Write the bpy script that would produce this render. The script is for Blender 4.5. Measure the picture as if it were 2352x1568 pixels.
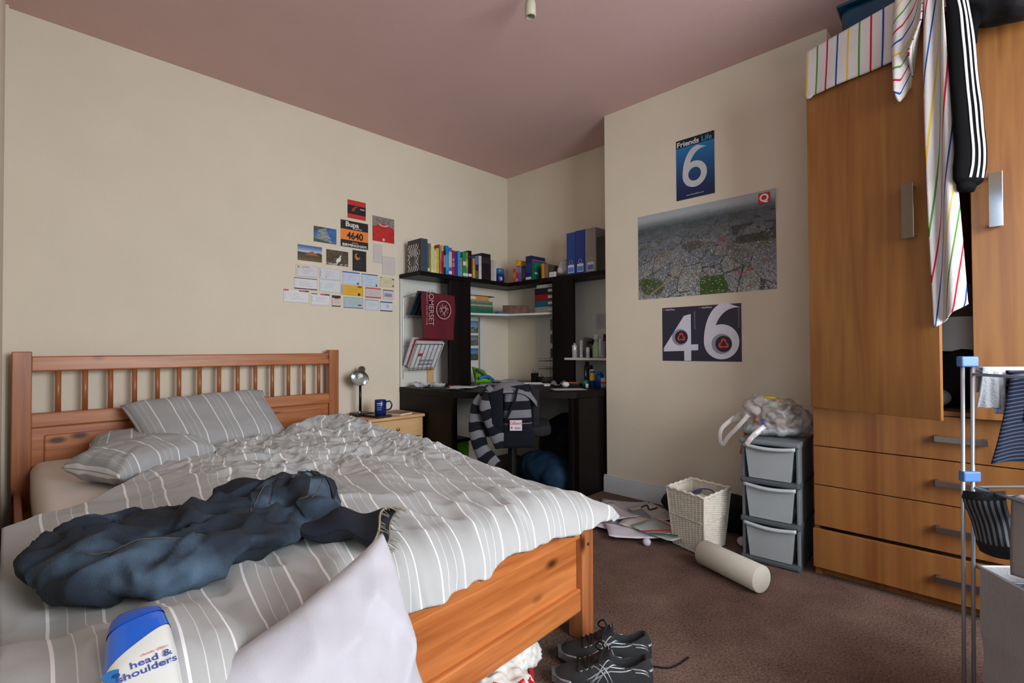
import bpy, bmesh, math, random
import numpy as np
from mathutils import Vector, Matrix, noise
random.seed(7)
PI = math.pi
SC = bpy.context.scene
COL = SC.collection
for o in list(bpy.data.objects): bpy.data.objects.remove(o, do_unlink=True)

# ---------------------------------------------------------------- camera, world, light
cam_d = bpy.data.cameras.new('camera'); cam = bpy.data.objects.new('camera', cam_d); COL.objects.link(cam)
CR = Vector((0.71459587, 0.6995173, -0.00531881)); CU = Vector((0.01394945, -0.0066475, 0.9998806)); CF = Vector((-0.69939843, 0.71458474, 0.01450816))
m = Matrix((CR, CU, -CF)).transposed().to_4x4(); m.translation = Vector((3.46607, -3.48507, 1.04))
cam.matrix_world = m
cam_d.sensor_width = 36; cam_d.lens = 1131.4543 / 2352 * 36; cam_d.clip_start = 0.02
SC.camera = cam
SC.view_settings.view_transform = 'Standard'; SC.view_settings.look = 'None'
SC.view_settings.gamma = 1; SC.view_settings.use_curve_mapping = False
SC.view_settings.exposure = 0.22
w = bpy.data.worlds.new('sky'); SC.world = w; w.use_nodes = True
w.node_tree.nodes['Background'].inputs[0].default_value = (0.62, 0.80, 1.0, 1)
w.node_tree.nodes['Background'].inputs[1].default_value = 1.0
def area(name, loc, target, sx, sy, power, col, spread=180):
    d = bpy.data.lights.new(name, 'AREA'); d.shape = 'RECTANGLE'; d.size = sx; d.size_y = sy; d.energy = power; d.color = col; d.spread = math.radians(spread)
    o = bpy.data.objects.new(name, d); COL.objects.link(o); o.location = loc
    o.rotation_euler = (Vector(target) - Vector(loc)).to_track_quat('-Z', 'Y').to_euler(); return o
# daylight entering through the window in the right-hand wall, and through the bay beside the camera
area('window_daylight', (5.24, -2.10, 1.60), (0.0, -1.3, 0.35), 2.0, 1.6, 92, (0.95, 0.98, 1.0), 145)
area('bay_daylight', (4.20, -4.25, 1.65), (2.6, -1.2, 1.0), 1.4, 1.3, 9, (0.95, 0.97, 1.0), 150)

# ---------------------------------------------------------------- helpers
def lin(h):
    if isinstance(h, str):
        h = h.lstrip('#'); c = [int(h[i:i+2], 16) / 255 for i in (0, 2, 4)]
    else: c = list(h)
    return tuple(x / 12.92 if x <= .04045 else ((x + .055) / 1.055) ** 2.4 for x in c)
MC = {}
def mat(col, rough=.6, metal=0, bump=0, bscale=60, var=.06, vscale=6, spec=.5, alpha=1, trans=0, emit=0, ior=1.45, sheen=0, coat=0):
    key = (col, rough, metal, bump, bscale, var, vscale, spec, alpha, trans, emit, sheen, coat)
    if key in MC: return MC[key]
    M = bpy.data.materials.new('m' + str(len(MC))); M.use_nodes = True; N = M.node_tree; b = N.nodes['Principled BSDF']
    tc = N.nodes.new('ShaderNodeTexCoord'); c = lin(col)
    n = N.nodes.new('ShaderNodeTexNoise'); n.inputs['Scale'].default_value = vscale; n.inputs['Detail'].default_value = 4
    N.links.new(tc.outputs['Object'], n.inputs['Vector'])
    r = N.nodes.new('ShaderNodeValToRGB')
    r.color_ramp.elements[0].position = .3; r.color_ramp.elements[1].position = .7
    r.color_ramp.elements[0].color = tuple(x * (1 - var) for x in c) + (1,)
    r.color_ramp.elements[1].color = tuple(min(1, x * (1 + var)) for x in c) + (1,)
    N.links.new(n.outputs[0], r.inputs[0]); N.links.new(r.outputs[0], b.inputs['Base Color'])
    b.inputs['Roughness'].default_value = rough; b.inputs['Metallic'].default_value = metal
    b.inputs['Specular IOR Level'].default_value = spec; b.inputs['IOR'].default_value = ior
    b.inputs['Alpha'].default_value = alpha; b.inputs['Transmission Weight'].default_value = trans
    b.inputs['Sheen Weight'].default_value = sheen; b.inputs['Coat Weight'].default_value = coat
    if emit: b.inputs['Emission Color'].default_value = c + (1,); b.inputs['Emission Strength'].default_value = emit
    if bump:
        n2 = N.nodes.new('ShaderNodeTexNoise'); n2.inputs['Scale'].default_value = bscale; n2.inputs['Detail'].default_value = 3
        N.links.new(tc.outputs['Object'], n2.inputs['Vector'])
        bp = N.nodes.new('ShaderNodeBump'); bp.inputs['Strength'].default_value = bump; bp.inputs['Distance'].default_value = .01
        N.links.new(n2.outputs[0], bp.inputs['Height']); N.links.new(bp.outputs[0], b.inputs['Normal'])
    MC[key] = M; return M
def wood(dark, light, axis='x', rough=.45, knots=False, scale=1.0, coat=.1):
    key = ('wood', dark, light, axis, rough, knots, scale)
    if key in MC: return MC[key]
    M = bpy.data.materials.new('wood' + str(len(MC))); M.use_nodes = True; N = M.node_tree; b = N.nodes['Principled BSDF']; L = N.links.new
    tc = N.nodes.new('ShaderNodeTexCoord'); mp = N.nodes.new('ShaderNodeMapping'); L(tc.outputs['Object'], mp.inputs[0])
    s = [22 * scale] * 3; s['xyz'.index(axis)] = 1.3 * scale; mp.inputs['Scale'].default_value = s
    n = N.nodes.new('ShaderNodeTexNoise'); n.inputs['Scale'].default_value = 1.6; n.inputs['Detail'].default_value = 6; n.inputs['Distortion'].default_value = .6
    L(mp.outputs[0], n.inputs['Vector'])
    mp2 = N.nodes.new('ShaderNodeMapping'); L(tc.outputs['Object'], mp2.inputs[0]); s2 = [5.0 * scale] * 3; s2['xyz'.index(axis)] = .12; mp2.inputs['Scale'].default_value = s2
    n2 = N.nodes.new('ShaderNodeTexNoise'); n2.inputs['Scale'].default_value = 1.4; L(mp2.outputs[0], n2.inputs['Vector'])
    mx = N.nodes.new('ShaderNodeMath'); mx.operation = 'MULTIPLY_ADD'; L(n.outputs[0], mx.inputs[0]); mx.inputs[1].default_value = .55
    m2 = N.nodes.new('ShaderNodeMath'); m2.operation = 'MULTIPLY'; L(n2.outputs[0], m2.inputs[0]); m2.inputs[1].default_value = .45; L(m2.outputs[0], mx.inputs[2])
    r = N.nodes.new('ShaderNodeValToRGB'); e = r.color_ramp.elements
    e[0].position = .36; e[0].color = lin(dark) + (1,); e[1].position = .64; e[1].color = lin(light) + (1,)
    L(mx.outputs[0], r.inputs[0]); out = r.outputs[0]
    if knots:
        mp3 = N.nodes.new('ShaderNodeMapping'); L(tc.outputs['Object'], mp3.inputs[0]); s3 = [7.0] * 3; s3['xyz'.index(axis)] = 3.2; mp3.inputs['Scale'].default_value = s3
        v = N.nodes.new('ShaderNodeTexVoronoi'); v.inputs['Scale'].default_value = 1.0; v.inputs['Randomness'].default_value = 1; L(mp3.outputs[0], v.inputs['Vector'])
        kr = N.nodes.new('ShaderNodeValToRGB'); ke = kr.color_ramp.elements
        ke[0].position = .06; ke[0].color = (1, 1, 1, 1); ke[1].position = .15; ke[1].color = (0, 0, 0, 1); L(v.outputs[0], kr.inputs[0])
        mix = N.nodes.new('ShaderNodeMix'); mix.data_type = 'RGBA'; L(kr.outputs[0], mix.inputs['Factor']); L(out, mix.inputs['A']); mix.inputs['B'].default_value = lin('#4a2410') + (1,)
        out = mix.outputs['Result']
    L(out, b.inputs['Base Color']); b.inputs['Roughness'].default_value = rough; b.inputs['Coat Weight'].default_value = coat; b.inputs['Coat Roughness'].default_value = .3; b.inputs['Specular IOR Level'].default_value = .5 if coat else .12
    MC[key] = M; return M
def uvstripe(base, stops, period, rough=.9, bump=.25, bscale=250, offset=0.0, sheen=.04, var=.04):
    """fabric with stripes across the U coordinate; stops = [(centre, half width, colour)] in fractions of the period"""
    M = bpy.data.materials.new('stripe' + str(len(MC))); MC[('s', len(MC))] = M; M.use_nodes = True; N = M.node_tree; b = N.nodes['Principled BSDF']; L = N.links.new
    uv = N.nodes.new('ShaderNodeUVMap'); sx = N.nodes.new('ShaderNodeSeparateXYZ'); L(uv.outputs[0], sx.inputs[0])
    a = N.nodes.new('ShaderNodeMath'); a.operation = 'MULTIPLY_ADD'; a.inputs[1].default_value = 1 / period; a.inputs[2].default_value = offset + 50; L(sx.outputs[0], a.inputs[0])
    fr = N.nodes.new('ShaderNodeMath'); fr.operation = 'FRACT'; L(a.outputs[0], fr.inputs[0])
    r = N.nodes.new('ShaderNodeValToRGB'); cr = r.color_ramp; cr.interpolation = 'CONSTANT'
    cr.elements[0].position = 0; cr.elements[0].color = lin(base) + (1,); cr.elements.remove(cr.elements[1])
    for c, hw, colr in stops:
        e = cr.elements.new(max(0.0001, c - hw)); e.color = lin(colr) + (1,)
        e = cr.elements.new(min(.9999, c + hw)); e.color = lin(base) + (1,)
    L(fr.outputs[0], r.inputs[0])
    tc = N.nodes.new('ShaderNodeTexCoord'); n = N.nodes.new('ShaderNodeTexNoise'); n.inputs['Scale'].default_value = bscale; L(tc.outputs['Object'], n.inputs['Vector'])
    bp = N.nodes.new('ShaderNodeBump'); bp.inputs['Strength'].default_value = bump; bp.inputs['Distance'].default_value = .002; L(n.outputs[0], bp.inputs['Height']); L(bp.outputs[0], b.inputs['Normal'])
    L(r.outputs[0], b.inputs['Base Color']); b.inputs['Roughness'].default_value = rough; b.inputs['Sheen Weight'].default_value = sheen; b.inputs['Specular IOR Level'].default_value = .2
    return M
_vc = {}
def vcol_mat(rough=.5):
    if rough in _vc: return _vc[rough]
    M = bpy.data.materials.new('print' + str(rough)); M.use_nodes = True; N = M.node_tree; b = N.nodes['Principled BSDF']
    a = N.nodes.new('ShaderNodeVertexColor'); a.layer_name = 'Col'; N.links.new(a.outputs[0], b.inputs['Base Color']); b.inputs['Roughness'].default_value = rough
    _vc[rough] = M; return M

class MB:
    """collects shapes (world coordinates) for one mesh"""
    def __init__(s): s.v = []; s.f = []; s.uv = {}
    def add(s, vs, fs):
        n = len(s.v); s.v += [tuple(p) for p in vs]; s.f += [tuple(i + n for i in f) for f in fs]; return s
    def box(s, x0, x1, y0, y1, z0, z1, M=None):
        vs = [Vector((x, y, z)) for x in (x0, x1) for y in (y0, y1) for z in (z0, z1)]
        if M: vs = [M @ p for p in vs]
        return s.add(vs, [(0, 1, 3, 2), (4, 6, 7, 5), (0, 4, 5, 1), (2, 3, 7, 6), (0, 2, 6, 4), (1, 5, 7, 3)])
    def prism(s, pts, z0, z1, M=None):
        n = len(pts); vs = [Vector((p[0], p[1], z0)) for p in pts] + [Vector((p[0], p[1], z1)) for p in pts]
        if M: vs = [M @ p for p in vs]
        return s.add(vs, [tuple(range(n - 1, -1, -1)), tuple(range(n, 2 * n))] + [(i, (i + 1) % n, n + (i + 1) % n, n + i) for i in range(n)])
    def tube(s, pts, r, seg=10, cap=True, flat=None, up=None):
        pts = [Vector(p) for p in pts]; n = len(pts); rs = r if isinstance(r, (list, tuple)) else [r] * n; vs = []
        prev = None
        for i, p in enumerate(pts):
            t = (pts[min(n - 1, i + 1)] - pts[max(0, i - 1)]).normalized()
            u = Vector(up) if up else (prev if prev else (Vector((0, 0, 1)) if abs(t.z) < .9 else Vector((1, 0, 0))))
            a = (u - t * u.dot(t)).normalized(); b = t.cross(a); prev = a
            fl = (flat[i] if isinstance(flat, (list, tuple)) else flat) if flat else 1
            for k in range(seg):
                an = 2 * PI * k / seg; vs.append(p + a * (math.cos(an) * rs[i] * fl) + b * (math.sin(an) * rs[i]))
        fs = [(i * seg + k, i * seg + (k + 1) % seg, (i + 1) * seg + (k + 1) % seg, (i + 1) * seg + k) for i in range(n - 1) for k in range(seg)]
        if cap: fs += [tuple(range(seg - 1, -1, -1)), tuple((n - 1) * seg + k for k in range(seg))]
        return s.add(vs, fs)
    def lathe(s, prof, M=None, seg=24, cap=True):
        vs = []; n = len(prof)
        for r, z in prof:
            for k in range(seg):
                a = 2 * PI * k / seg; p = Vector((r * math.cos(a), r * math.sin(a), z)); vs.append(M @ p if M else p)
        fs = [(i * seg + k, i * seg + (k + 1) % seg, (i + 1) * seg + (k + 1) % seg, (i + 1) * seg + k) for i in range(n - 1) for k in range(seg)]
        if cap and prof[0][0] > 1e-6: fs.append(tuple(range(seg - 1, -1, -1)))
        if cap and prof[-1][0] > 1e-6: fs.append(tuple((n - 1) * seg + k for k in range(seg)))
        return s.add(vs, fs)
    def ball(s, c, rx, ry=None, rz=None, seg=16, rot=None):
        ry = ry or rx; rz = rz or rx; vs = []; fs = []; n = seg // 2
        for i in range(n + 1):
            th = PI * i / n
            for k in range(seg):
                ph = 2 * PI * k / seg; p = Vector((rx * math.sin(th) * math.cos(ph), ry * math.sin(th) * math.sin(ph), rz * math.cos(th)))
                if rot: p = rot @ p
                vs.append(p + Vector(c))
        fs = [(i * seg + k, (i + 1) * seg + k, (i + 1) * seg + (k + 1) % seg, i * seg + (k + 1) % seg) for i in range(n) for k in range(seg)]
        return s.add(vs, fs)
    def grid(s, fn, nu, nv, close=False, uvf=None):
        base = len(s.v); vs = []
        for i in range(nu + 1):
            for j in range(nv + 1):
                vs.append(fn(i / nu, j / nv))
                if uvf: s.uv[base + len(vs) - 1] = uvf(i / nu, j / nv)
        return s.add(vs, [(i * (nv + 1) + j, (i + 1) * (nv + 1) + j, (i + 1) * (nv + 1) + j + 1, i * (nv + 1) + j + 1) for i in range(nu) for j in range(nv)])
def TR(loc=(0, 0, 0), rz=0, rx=0, ry=0): return Matrix.Translation(loc) @ Matrix.Rotation(rz, 4, 'Z') @ Matrix.Rotation(ry, 4, 'Y') @ Matrix.Rotation(rx, 4, 'X')
def plocal(parent):
    M = parent.matrix_basis.copy(); q = parent
    while q.parent: q = q.parent; M = q.matrix_basis @ M
    return M
def O(name, mb, m, parent=None, bevel=0, seg=2, smooth=False, label=None, cat=None, group=None, kind=None, sub=0, solid=0, weld=False):
    me = bpy.data.meshes.new(name); V = np.array([tuple(p) for p in mb.v], float)
    c = (V.min(0) + V.max(0)) / 2; c[2] = V[:, 2].min()
    me.from_pydata([tuple(p) for p in (V - c)], [], mb.f)
    if mb.uv:
        uvl = me.uv_layers.new(name='UVMap')
        for l in me.loops: uvl.data[l.index].uv = mb.uv.get(l.vertex_index, (0, 0))
    me.update(); bm = bmesh.new(); bm.from_mesh(me)
    if weld: bmesh.ops.remove_doubles(bm, verts=bm.verts, dist=1e-5)
    bmesh.ops.recalc_face_normals(bm, faces=bm.faces); bm.to_mesh(me); bm.free()
    if m: me.materials.append(m)
    o = bpy.data.objects.new(name, me); COL.objects.link(o)
    if smooth: me.polygons.foreach_set('use_smooth', [True] * len(me.polygons))
    o.location = Vector(c)
    if parent:
        o.parent = parent; o.location = Vector(c) - plocal(parent).translation
    if bevel:
        b = o.modifiers.new('b', 'BEVEL'); b.width = bevel; b.segments = seg; b.limit_method = 'ANGLE'
    if sub:
        b = o.modifiers.new('s', 'SUBSURF'); b.levels = sub; b.render_levels = sub
    if solid:
        b = o.modifiers.new('t', 'SOLIDIFY'); b.thickness = solid; b.offset = 0
    tag(o, label, cat, group, kind); return o
def tag(o, label=None, cat=None, group=None, kind=None):
    if label: o['label'] = label
    if cat: o['category'] = cat
    if group: o['group'] = group
    if kind: o['kind'] = kind
    return o
def E(name, loc, label, cat, group=None):
    o = bpy.data.objects.new(name, None); COL.objects.link(o); o.location = loc; o.empty_display_size = .05
    return tag(o, label, cat, group)
def S(name, mb, m, **k): return O(name, mb, m, kind='structure', **k)
FX = Matrix(((0, 0, 1), (1, 0, 0), (0, 1, 0))).to_4x4()      # X->+y, Y->+z, normal +x   (on the left wall)
FY = Matrix(((1, 0, 0), (0, 0, -1), (0, 1, 0))).to_4x4()      # X->+x, Y->+z, normal -y   (on the far walls)
def text(body, size, loc, F, m, parent, name='lettering', ext=.0006, align='CENTER', bold=0, sx=1, label=None, rot=0):
    c = bpy.data.curves.new('t', 'FONT'); c.body = body; c.size = size; c.align_x = align; c.align_y = 'CENTER'; c.extrude = ext; c.offset = bold * size; c.resolution_u = 3 if size < .04 else 10
    t = bpy.data.objects.new('t', c); COL.objects.link(t); bpy.context.view_layer.update()
    me = bpy.data.meshes.new_from_object(t.evaluated_get(bpy.context.evaluated_depsgraph_get())); bpy.data.objects.remove(t)
    R = Matrix.Translation(loc) @ F @ Matrix.Rotation(rot, 4, 'Z') @ Matrix.Diagonal((sx, 1, 1, 1)); me.transform(R)
    mb = MB(); mb.add([v.co for v in me.vertices], [tuple(p.vertices) for p in me.polygons]); bpy.data.meshes.remove(me)
    return O(name, mb, m, parent, label=label)
def card(name, origin, ux, uy, w, h, img, parent=None, rough=.45, curl=None, **k):
    """flat printed sheet; img = array (ny,nx,3) sRGB, row 0 at the top; origin = bottom-left corner"""
    ny, nx = img.shape[:2]; O0 = Vector(origin); ux = Vector(ux); uy = Vector(uy); nrm = ux.cross(uy)
    vs = []
    for j in range(ny + 1):
        for i in range(nx + 1):
            p = O0 + ux * (w * i / nx) + uy * (h * j / ny)
            if curl: p += nrm * curl(i / nx, j / ny)
            vs.append(p)
    fs = [(j * (nx + 1) + i, j * (nx + 1) + i + 1, (j + 1) * (nx + 1) + i + 1, (j + 1) * (nx + 1) + i) for j in range(ny) for i in range(nx)]
    c = O0 + ux * w / 2
    me = bpy.data.meshes.new(name); me.from_pydata([tuple(p - c) for p in vs], [], fs)
    ca = me.color_attributes.new('Col', 'FLOAT_COLOR', 'CORNER')
    a = img[::-1].reshape(-1, 3).clip(0, 1); a = np.where(a <= .04045, a / 12.92, ((a + .055) / 1.055) ** 2.4)
    a = np.concatenate([a, np.ones((len(a), 1))], 1); ca.data.foreach_set('color', np.repeat(a, 4, 0).ravel())
    me.materials.append(vcol_mat(rough)); o = bpy.data.objects.new(name, me); COL.objects.link(o); o.location = c
    if parent: o.parent = parent; o.location = c - plocal(parent).translation
    s = o.modifiers.new('t', 'SOLIDIFY'); s.thickness = .0008; s.offset = -1
    return tag(o, k.get('label'), k.get('cat'), k.get('group'))
def rgb(h): h = h.lstrip('#'); return np.array([int(h[i:i+2], 16) / 255 for i in (0, 2, 4)])
RNG = np.random.RandomState(3)
def canvas(nx, ny, c): return np.tile(rgb(c), (ny, nx, 1)).astype(float)
def nz(nx, ny, f, seed=0, asp=1.0, oct=4):
    r = np.random.RandomState(seed); out = np.zeros((ny, nx)); amp = 1
    for o in range(oct):
        gx = max(2, int(f * asp) + 2); gy = max(2, int(f) + 2); g = r.rand(gy + 1, gx + 1)
        X = np.linspace(0, gx - 1e-3, nx); Y = np.linspace(0, gy - 1e-3, ny); xi = X.astype(int); yi = Y.astype(int); fx = (X - xi); fy = (Y - yi)[:, None]
        fx = fx * fx * (3 - 2 * fx); fy = fy * fy * (3 - 2 * fy)
        a = g[yi][:, xi] * (1 - fx) + g[yi][:, xi + 1 if False else np.minimum(xi + 1, gx)] * fx
        b = g[np.minimum(yi + 1, gy)][:, xi] * (1 - fx) + g[np.minimum(yi + 1, gy)][:, np.minimum(xi + 1, gx)] * fx
        out += amp * (a * (1 - fy) + b * fy); amp *= .5; f *= 2
    return (out - out.min()) / (out.max() - out.min())
def cushion(c00, c10, c11, c01, th, nu=40, nv=32, wr=.006, seed=0, sag=0, pinch=.05, edge=.0):
    """pillow between four corners; returns MB with UV in metres along the first side"""
    c = [Vector(p) for p in (c00, c10, c11, c01)]; n = ((c[1] - c[0]).cross(c[3] - c[0])).normalized()
    W = ((c[1] - c[0]).length + (c[2] - c[3]).length) / 2; H = ((c[3] - c[0]).length + (c[2] - c[1]).length) / 2; mb = MB()
    for sgn in (1, -1):
        def fn(u, v):
            a, b = 2 * u - 1, 2 * v - 1
            pu = u + pinch * (-(a)) * (1 - b * b) * 1.0 * abs(a) ** 3 * .6; pv = v + pinch * (-(b)) * (1 - a * a) * abs(b) ** 3 * .6
            p = (c[0] * (1 - pu) + c[1] * pu) * (1 - pv) + (c[3] * (1 - pu) + c[2] * pu) * pv
            k = max(0, (1 - a ** 4)) ** .5 * max(0, (1 - b ** 4)) ** .5
            w_ = noise.noise(Vector((u * W * 9 + seed, v * H * 9, seed * 3.1))) + .5 * noise.noise(Vector((u * W * 22, v * H * 22 + seed, 1.7)))
            rad = abs(noise.noise(Vector((math.atan2(b, a) * 3.0, seed, 0)))) * (abs(a * b)) * 1.2
            return p + n * (sgn * (k * th / 2 + min(1, k * 2) * wr * (w_ - rad * 2)) )
        mb.grid(fn, nu, nv, uvf=lambda u, v: (u * W, v * H))
    return mb
def bez(pts, n=12):
    """Catmull-Rom through pts"""
    P = [Vector(p) for p in pts]; P = [P[0] * 2 - P[1]] + P + [P[-1] * 2 - P[-2]]; out = []
    for i in range(1, len(P) - 2):
        for k in range(n):
            t = k / n; a, b, c, d = P[i - 1:i + 3]
            out.append(.5 * ((2 * b) + (c - a) * t + (2 * a - 5 * b + 4 * c - d) * t * t + (3 * b - a - 3 * c + d) * t ** 3))
    out.append(P[-2]); return out
def blob(name, mb, m, parent=None, vox=.01, smooth_it=6, disp=0, dscale=.08, **k):
    """merge overlapping solids into one continuous surface"""
    o = O(name, mb, m, parent, **k)
    r = o.modifiers.new('r', 'REMESH'); r.mode = 'VOXEL'; r.voxel_size = vox; r.use_smooth_shade = True
    s = o.modifiers.new('sm', 'SMOOTH'); s.iterations = smooth_it; s.factor = .5
    if disp:
        t = bpy.data.textures.new(name, 'CLOUDS'); t.noise_scale = dscale; t.noise_depth = 2
        d = o.modifiers.new('d', 'DISPLACE'); d.texture = t; d.strength = disp; d.texture_coords = 'GLOBAL'
        s2 = o.modifiers.new('sm2', 'SMOOTH'); s2.iterations = 2
    return o
def bake(o, fn=None):
    """apply the modifiers of o, then move every vertex with fn(co, normal)"""
    bpy.context.view_layer.update(); dg = bpy.context.evaluated_depsgraph_get(); me = bpy.data.meshes.new_from_object(o.evaluated_get(dg)); M_ = o.matrix_world.copy()
    if fn:
        R3 = M_.to_3x3(); nn = [v.normal.copy() for v in me.vertices]
        for v, n_ in zip(me.vertices, nn): v.co = M_.inverted() @ fn(M_ @ v.co, (R3 @ n_).normalized())
    o.modifiers.clear(); me.polygons.foreach_set('use_smooth', [True] * len(me.polygons)); o.data = me; me.update(); return o
from mathutils.bvhtree import BVHTree
def bvh(o):
    M_ = o.matrix_world; return BVHTree.FromPolygons([M_ @ v.co for v in o.data.vertices], [tuple(p.vertices) for p in o.data.polygons])
#MORE
# ================================================================ SETTING
CREAM = mat('#d9cfbd', .9, bump=.12, bscale=90, var=.025, vscale=3)
PINK = mat('#d6b5b1', .95, bump=.15, bscale=120, var=.02, vscale=3)
GLOSSW = mat('#d8dadb', .4, var=.02)
H = 2.74
S('ceiling', MB().box(-.15, 5.45, -4.45, .15, H, H + .1), PINK)
def carpet():
    M = bpy.data.materials.new('carpet'); M.use_nodes = True; N = M.node_tree; b = N.nodes['Principled BSDF']; L = N.links.new
    tc = N.nodes.new('ShaderNodeTexCoord'); n = N.nodes.new('ShaderNodeTexNoise'); n.inputs['Scale'].default_value = 130; n.inputs['Detail'].default_value = 5; L(tc.outputs['Object'], n.inputs['Vector'])
    n2 = N.nodes.new('ShaderNodeTexNoise'); n2.inputs['Scale'].default_value = 5; n2.inputs['Detail'].default_value = 5; L(tc.outputs['Object'], n2.inputs['Vector'])
    ad = N.nodes.new('ShaderNodeMath'); ad.operation = 'MULTIPLY_ADD'; L(n2.outputs[0], ad.inputs[0]); ad.inputs[1].default_value = .35; ml = N.nodes.new('ShaderNodeMath'); ml.operation = 'MULTIPLY'; ml.inputs[1].default_value = .65; L(n.outputs[0], ml.inputs[0]); L(ml.outputs[0], ad.inputs[2])
    r = N.nodes.new('ShaderNodeValToRGB'); r.color_ramp.elements[0].position = .32; r.color_ramp.elements[0].color = lin('#403029') + (1,); r.color_ramp.elements[1].position = .68; r.color_ramp.elements[1].color = lin('#826a60') + (1,)
    L(ad.outputs[0], r.inputs[0]); L(r.outputs[0], b.inputs['Base Color']); b.inputs['Roughness'].default_value = 1; b.inputs['Specular IOR Level'].default_value = .1
    bp = N.nodes.new('ShaderNodeBump'); bp.inputs['Strength'].default_value = .6; bp.inputs['Distance'].default_value = .006; L(n.outputs[0], bp.inputs['Height']); L(bp.outputs[0], b.inputs['Normal']); return M
S('floor', MB().box(-.15, 5.45, -4.45, .15, -.1, 0), carpet())
S('wall_left', MB().box(-.15, 0, -3.66, .15, 0, H), CREAM)
S('wall_far', MB().box(0, 5.45, 0, .15, 0, H), CREAM)
S('wall_chimney', MB().box(1.445, 2.85, -.44, 0, 0, H), CREAM)
S('wall_rear', MB().box(0, 2.95, -3.66, -3.507, 0, H).box(2.95, 3.1, -4.45, -3.507, 0, H), CREAM)
S('wall_bay', MB().box(3.1, 5.3, -4.45, -4.3, 0, .8).box(3.1, 5.3, -4.45, -4.3, 2.4, H).box(3.1, 3.4, -4.45, -4.3, .8, 2.4).box(5.0, 5.3, -4.45, -4.3, .8, 2.4), CREAM)
S('wall_right', MB().box(5.3, 5.45, -4.45, 0, 0, .75).box(5.3, 5.45, -4.45, 0, 2.45, H).box(5.3, 5.45, -4.45, -3.35, .75, 2.45).box(5.3, 5.45, -1.25, 0, .75, 2.45), CREAM)
def window(name, x0, x1, y0, y1, z0, z1, along):
    f = MB(); t = .05
    f.box(x0, x1, y0, y1, z0, z0 + t).box(x0, x1, y0, y1, z1 - t, z1)
    if along == 'y':
        for y in (y0, (y0 + y1) / 2 - t / 2, y1 - t): f.box(x0, x1, y, y + t, z0 + t, z1 - t)
    else:
        for x in (x0, (x0 + x1) / 2 - t / 2, x1 - t): f.box(x, x + t, y0, y1, z0 + t, z1 - t)
    fo_ = S(name, f, GLOSSW)
    g_ = MB().box((x0 + x1) / 2 - .003 if along == 'y' else x0 + t, (x0 + x1) / 2 + .003 if along == 'y' else x1 - t, y0 + t if along == 'y' else (y0 + y1) / 2 - .003, y1 - t if along == 'y' else (y0 + y1) / 2 + .003, z0 + t, z1 - t)
    O('glass_pane', g_, mat('#f4f8fa', .02, trans=1, var=0), fo_)
window('window_1', 5.38, 5.44, -3.35, -1.25, .75, 2.45, 'y')
window('window_2', 3.4, 5.0, -4.44, -4.38, .8, 2.4, 'x')
S('baseboard_chimney', MB().box(1.425, 2.85, -.458, -.44, 0, .11).box(1.425, 2.85, -.453, -.44, .11, .125), mat('#c9d0d6', .5, var=.02), bevel=.003)
S('baseboard_left', MB().box(0, .018, -3.507, -1.32, 0, .12), mat('#c9d0d6', .5, var=.02))
# a faint skirting of cream trim where the rear wall meets the left wall
S('trim_1', MB().box(.0, .03, -3.507, -3.495, 0, H), CREAM)
# blue-white pipe beside the headboard
lamp = E('ceiling_lamp_holder', (1.93, -1.78, 2.60), 'small off-white lamp holder hanging from the pink ceiling', 'lamp')
O('flex', MB().tube([(1.93, -1.78, 2.74), (1.93, -1.78, 2.66)], .006), mat('#c8c4b8'), lamp)
O('lamp_socket', MB().lathe([(.001, .085), (.02, .08), (.026, .05), (.026, .0), (.02, -.004), (.019, .02), (.001, .02)], TR((1.93, -1.78, 2.60))), mat('#b8b4a0', .5), lamp, smooth=True)

# ================================================================ BED
PINE = wood('#93532b', '#bb7a4c', 'y', .38, True); PINEZ = wood('#8b4d28', '#b37346', 'z', .38, True); PINEX = wood('#93532b', '#bb7a4c', 'x', .38, True)
PINEF = wood('#9c5526', '#cd8048', 'y', .32, True)
bed = E('bed', (1.3, -2.66, 0), 'pine double bed with a slatted headboard against the cream wall', 'bed')
hb = O('headboard', MB().box(.072, .112, -3.41, -1.90, .94, 1.015).box(.068, .116, -3.41, -1.90, .665, .735).box(.084, .1, -3.41, -1.90, .25, .665)
       .box(.078, .112, -3.36, -1.95, .30, .625), PINE, bed, bevel=.007)
for y0, y1 in ((-3.475, -3.405), (-1.905, -1.836)):
    O('post', MB().box(.062, .122, y0, y1, 0, 1.038), PINEZ, hb, bevel=.004)
for i in range(14):
    y = -3.405 + (i + .93) * 1.505 / 14.6
    O('spindle', MB().tube([(.09, y, .73), (.09, y, .945)], [.0115, .0115], 12), PINEZ, hb, smooth=True)
# footboard, skewed slightly out of square
P0 = Vector((2.405, -2.055, 0)); P1 = Vector((2.455, -3.43, 0)); d = (P1 - P0).normalized(); ang = math.atan2(d.y, d.x)
FM = Matrix.Translation(P0) @ Matrix.Rotation(ang, 4, 'Z')      # local x runs along the footboard, local -y... towards the bed
Lf = (P1 - P0).length
fb = O('footboard', MB().box(0, Lf, -.052, -.018, .115, .40, FM).box(0, Lf, -.040, .0, .105, .185, FM).box(0, Lf, -.045, -.002, .36, .415, FM), PINEF, bed, bevel=.006)
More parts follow.
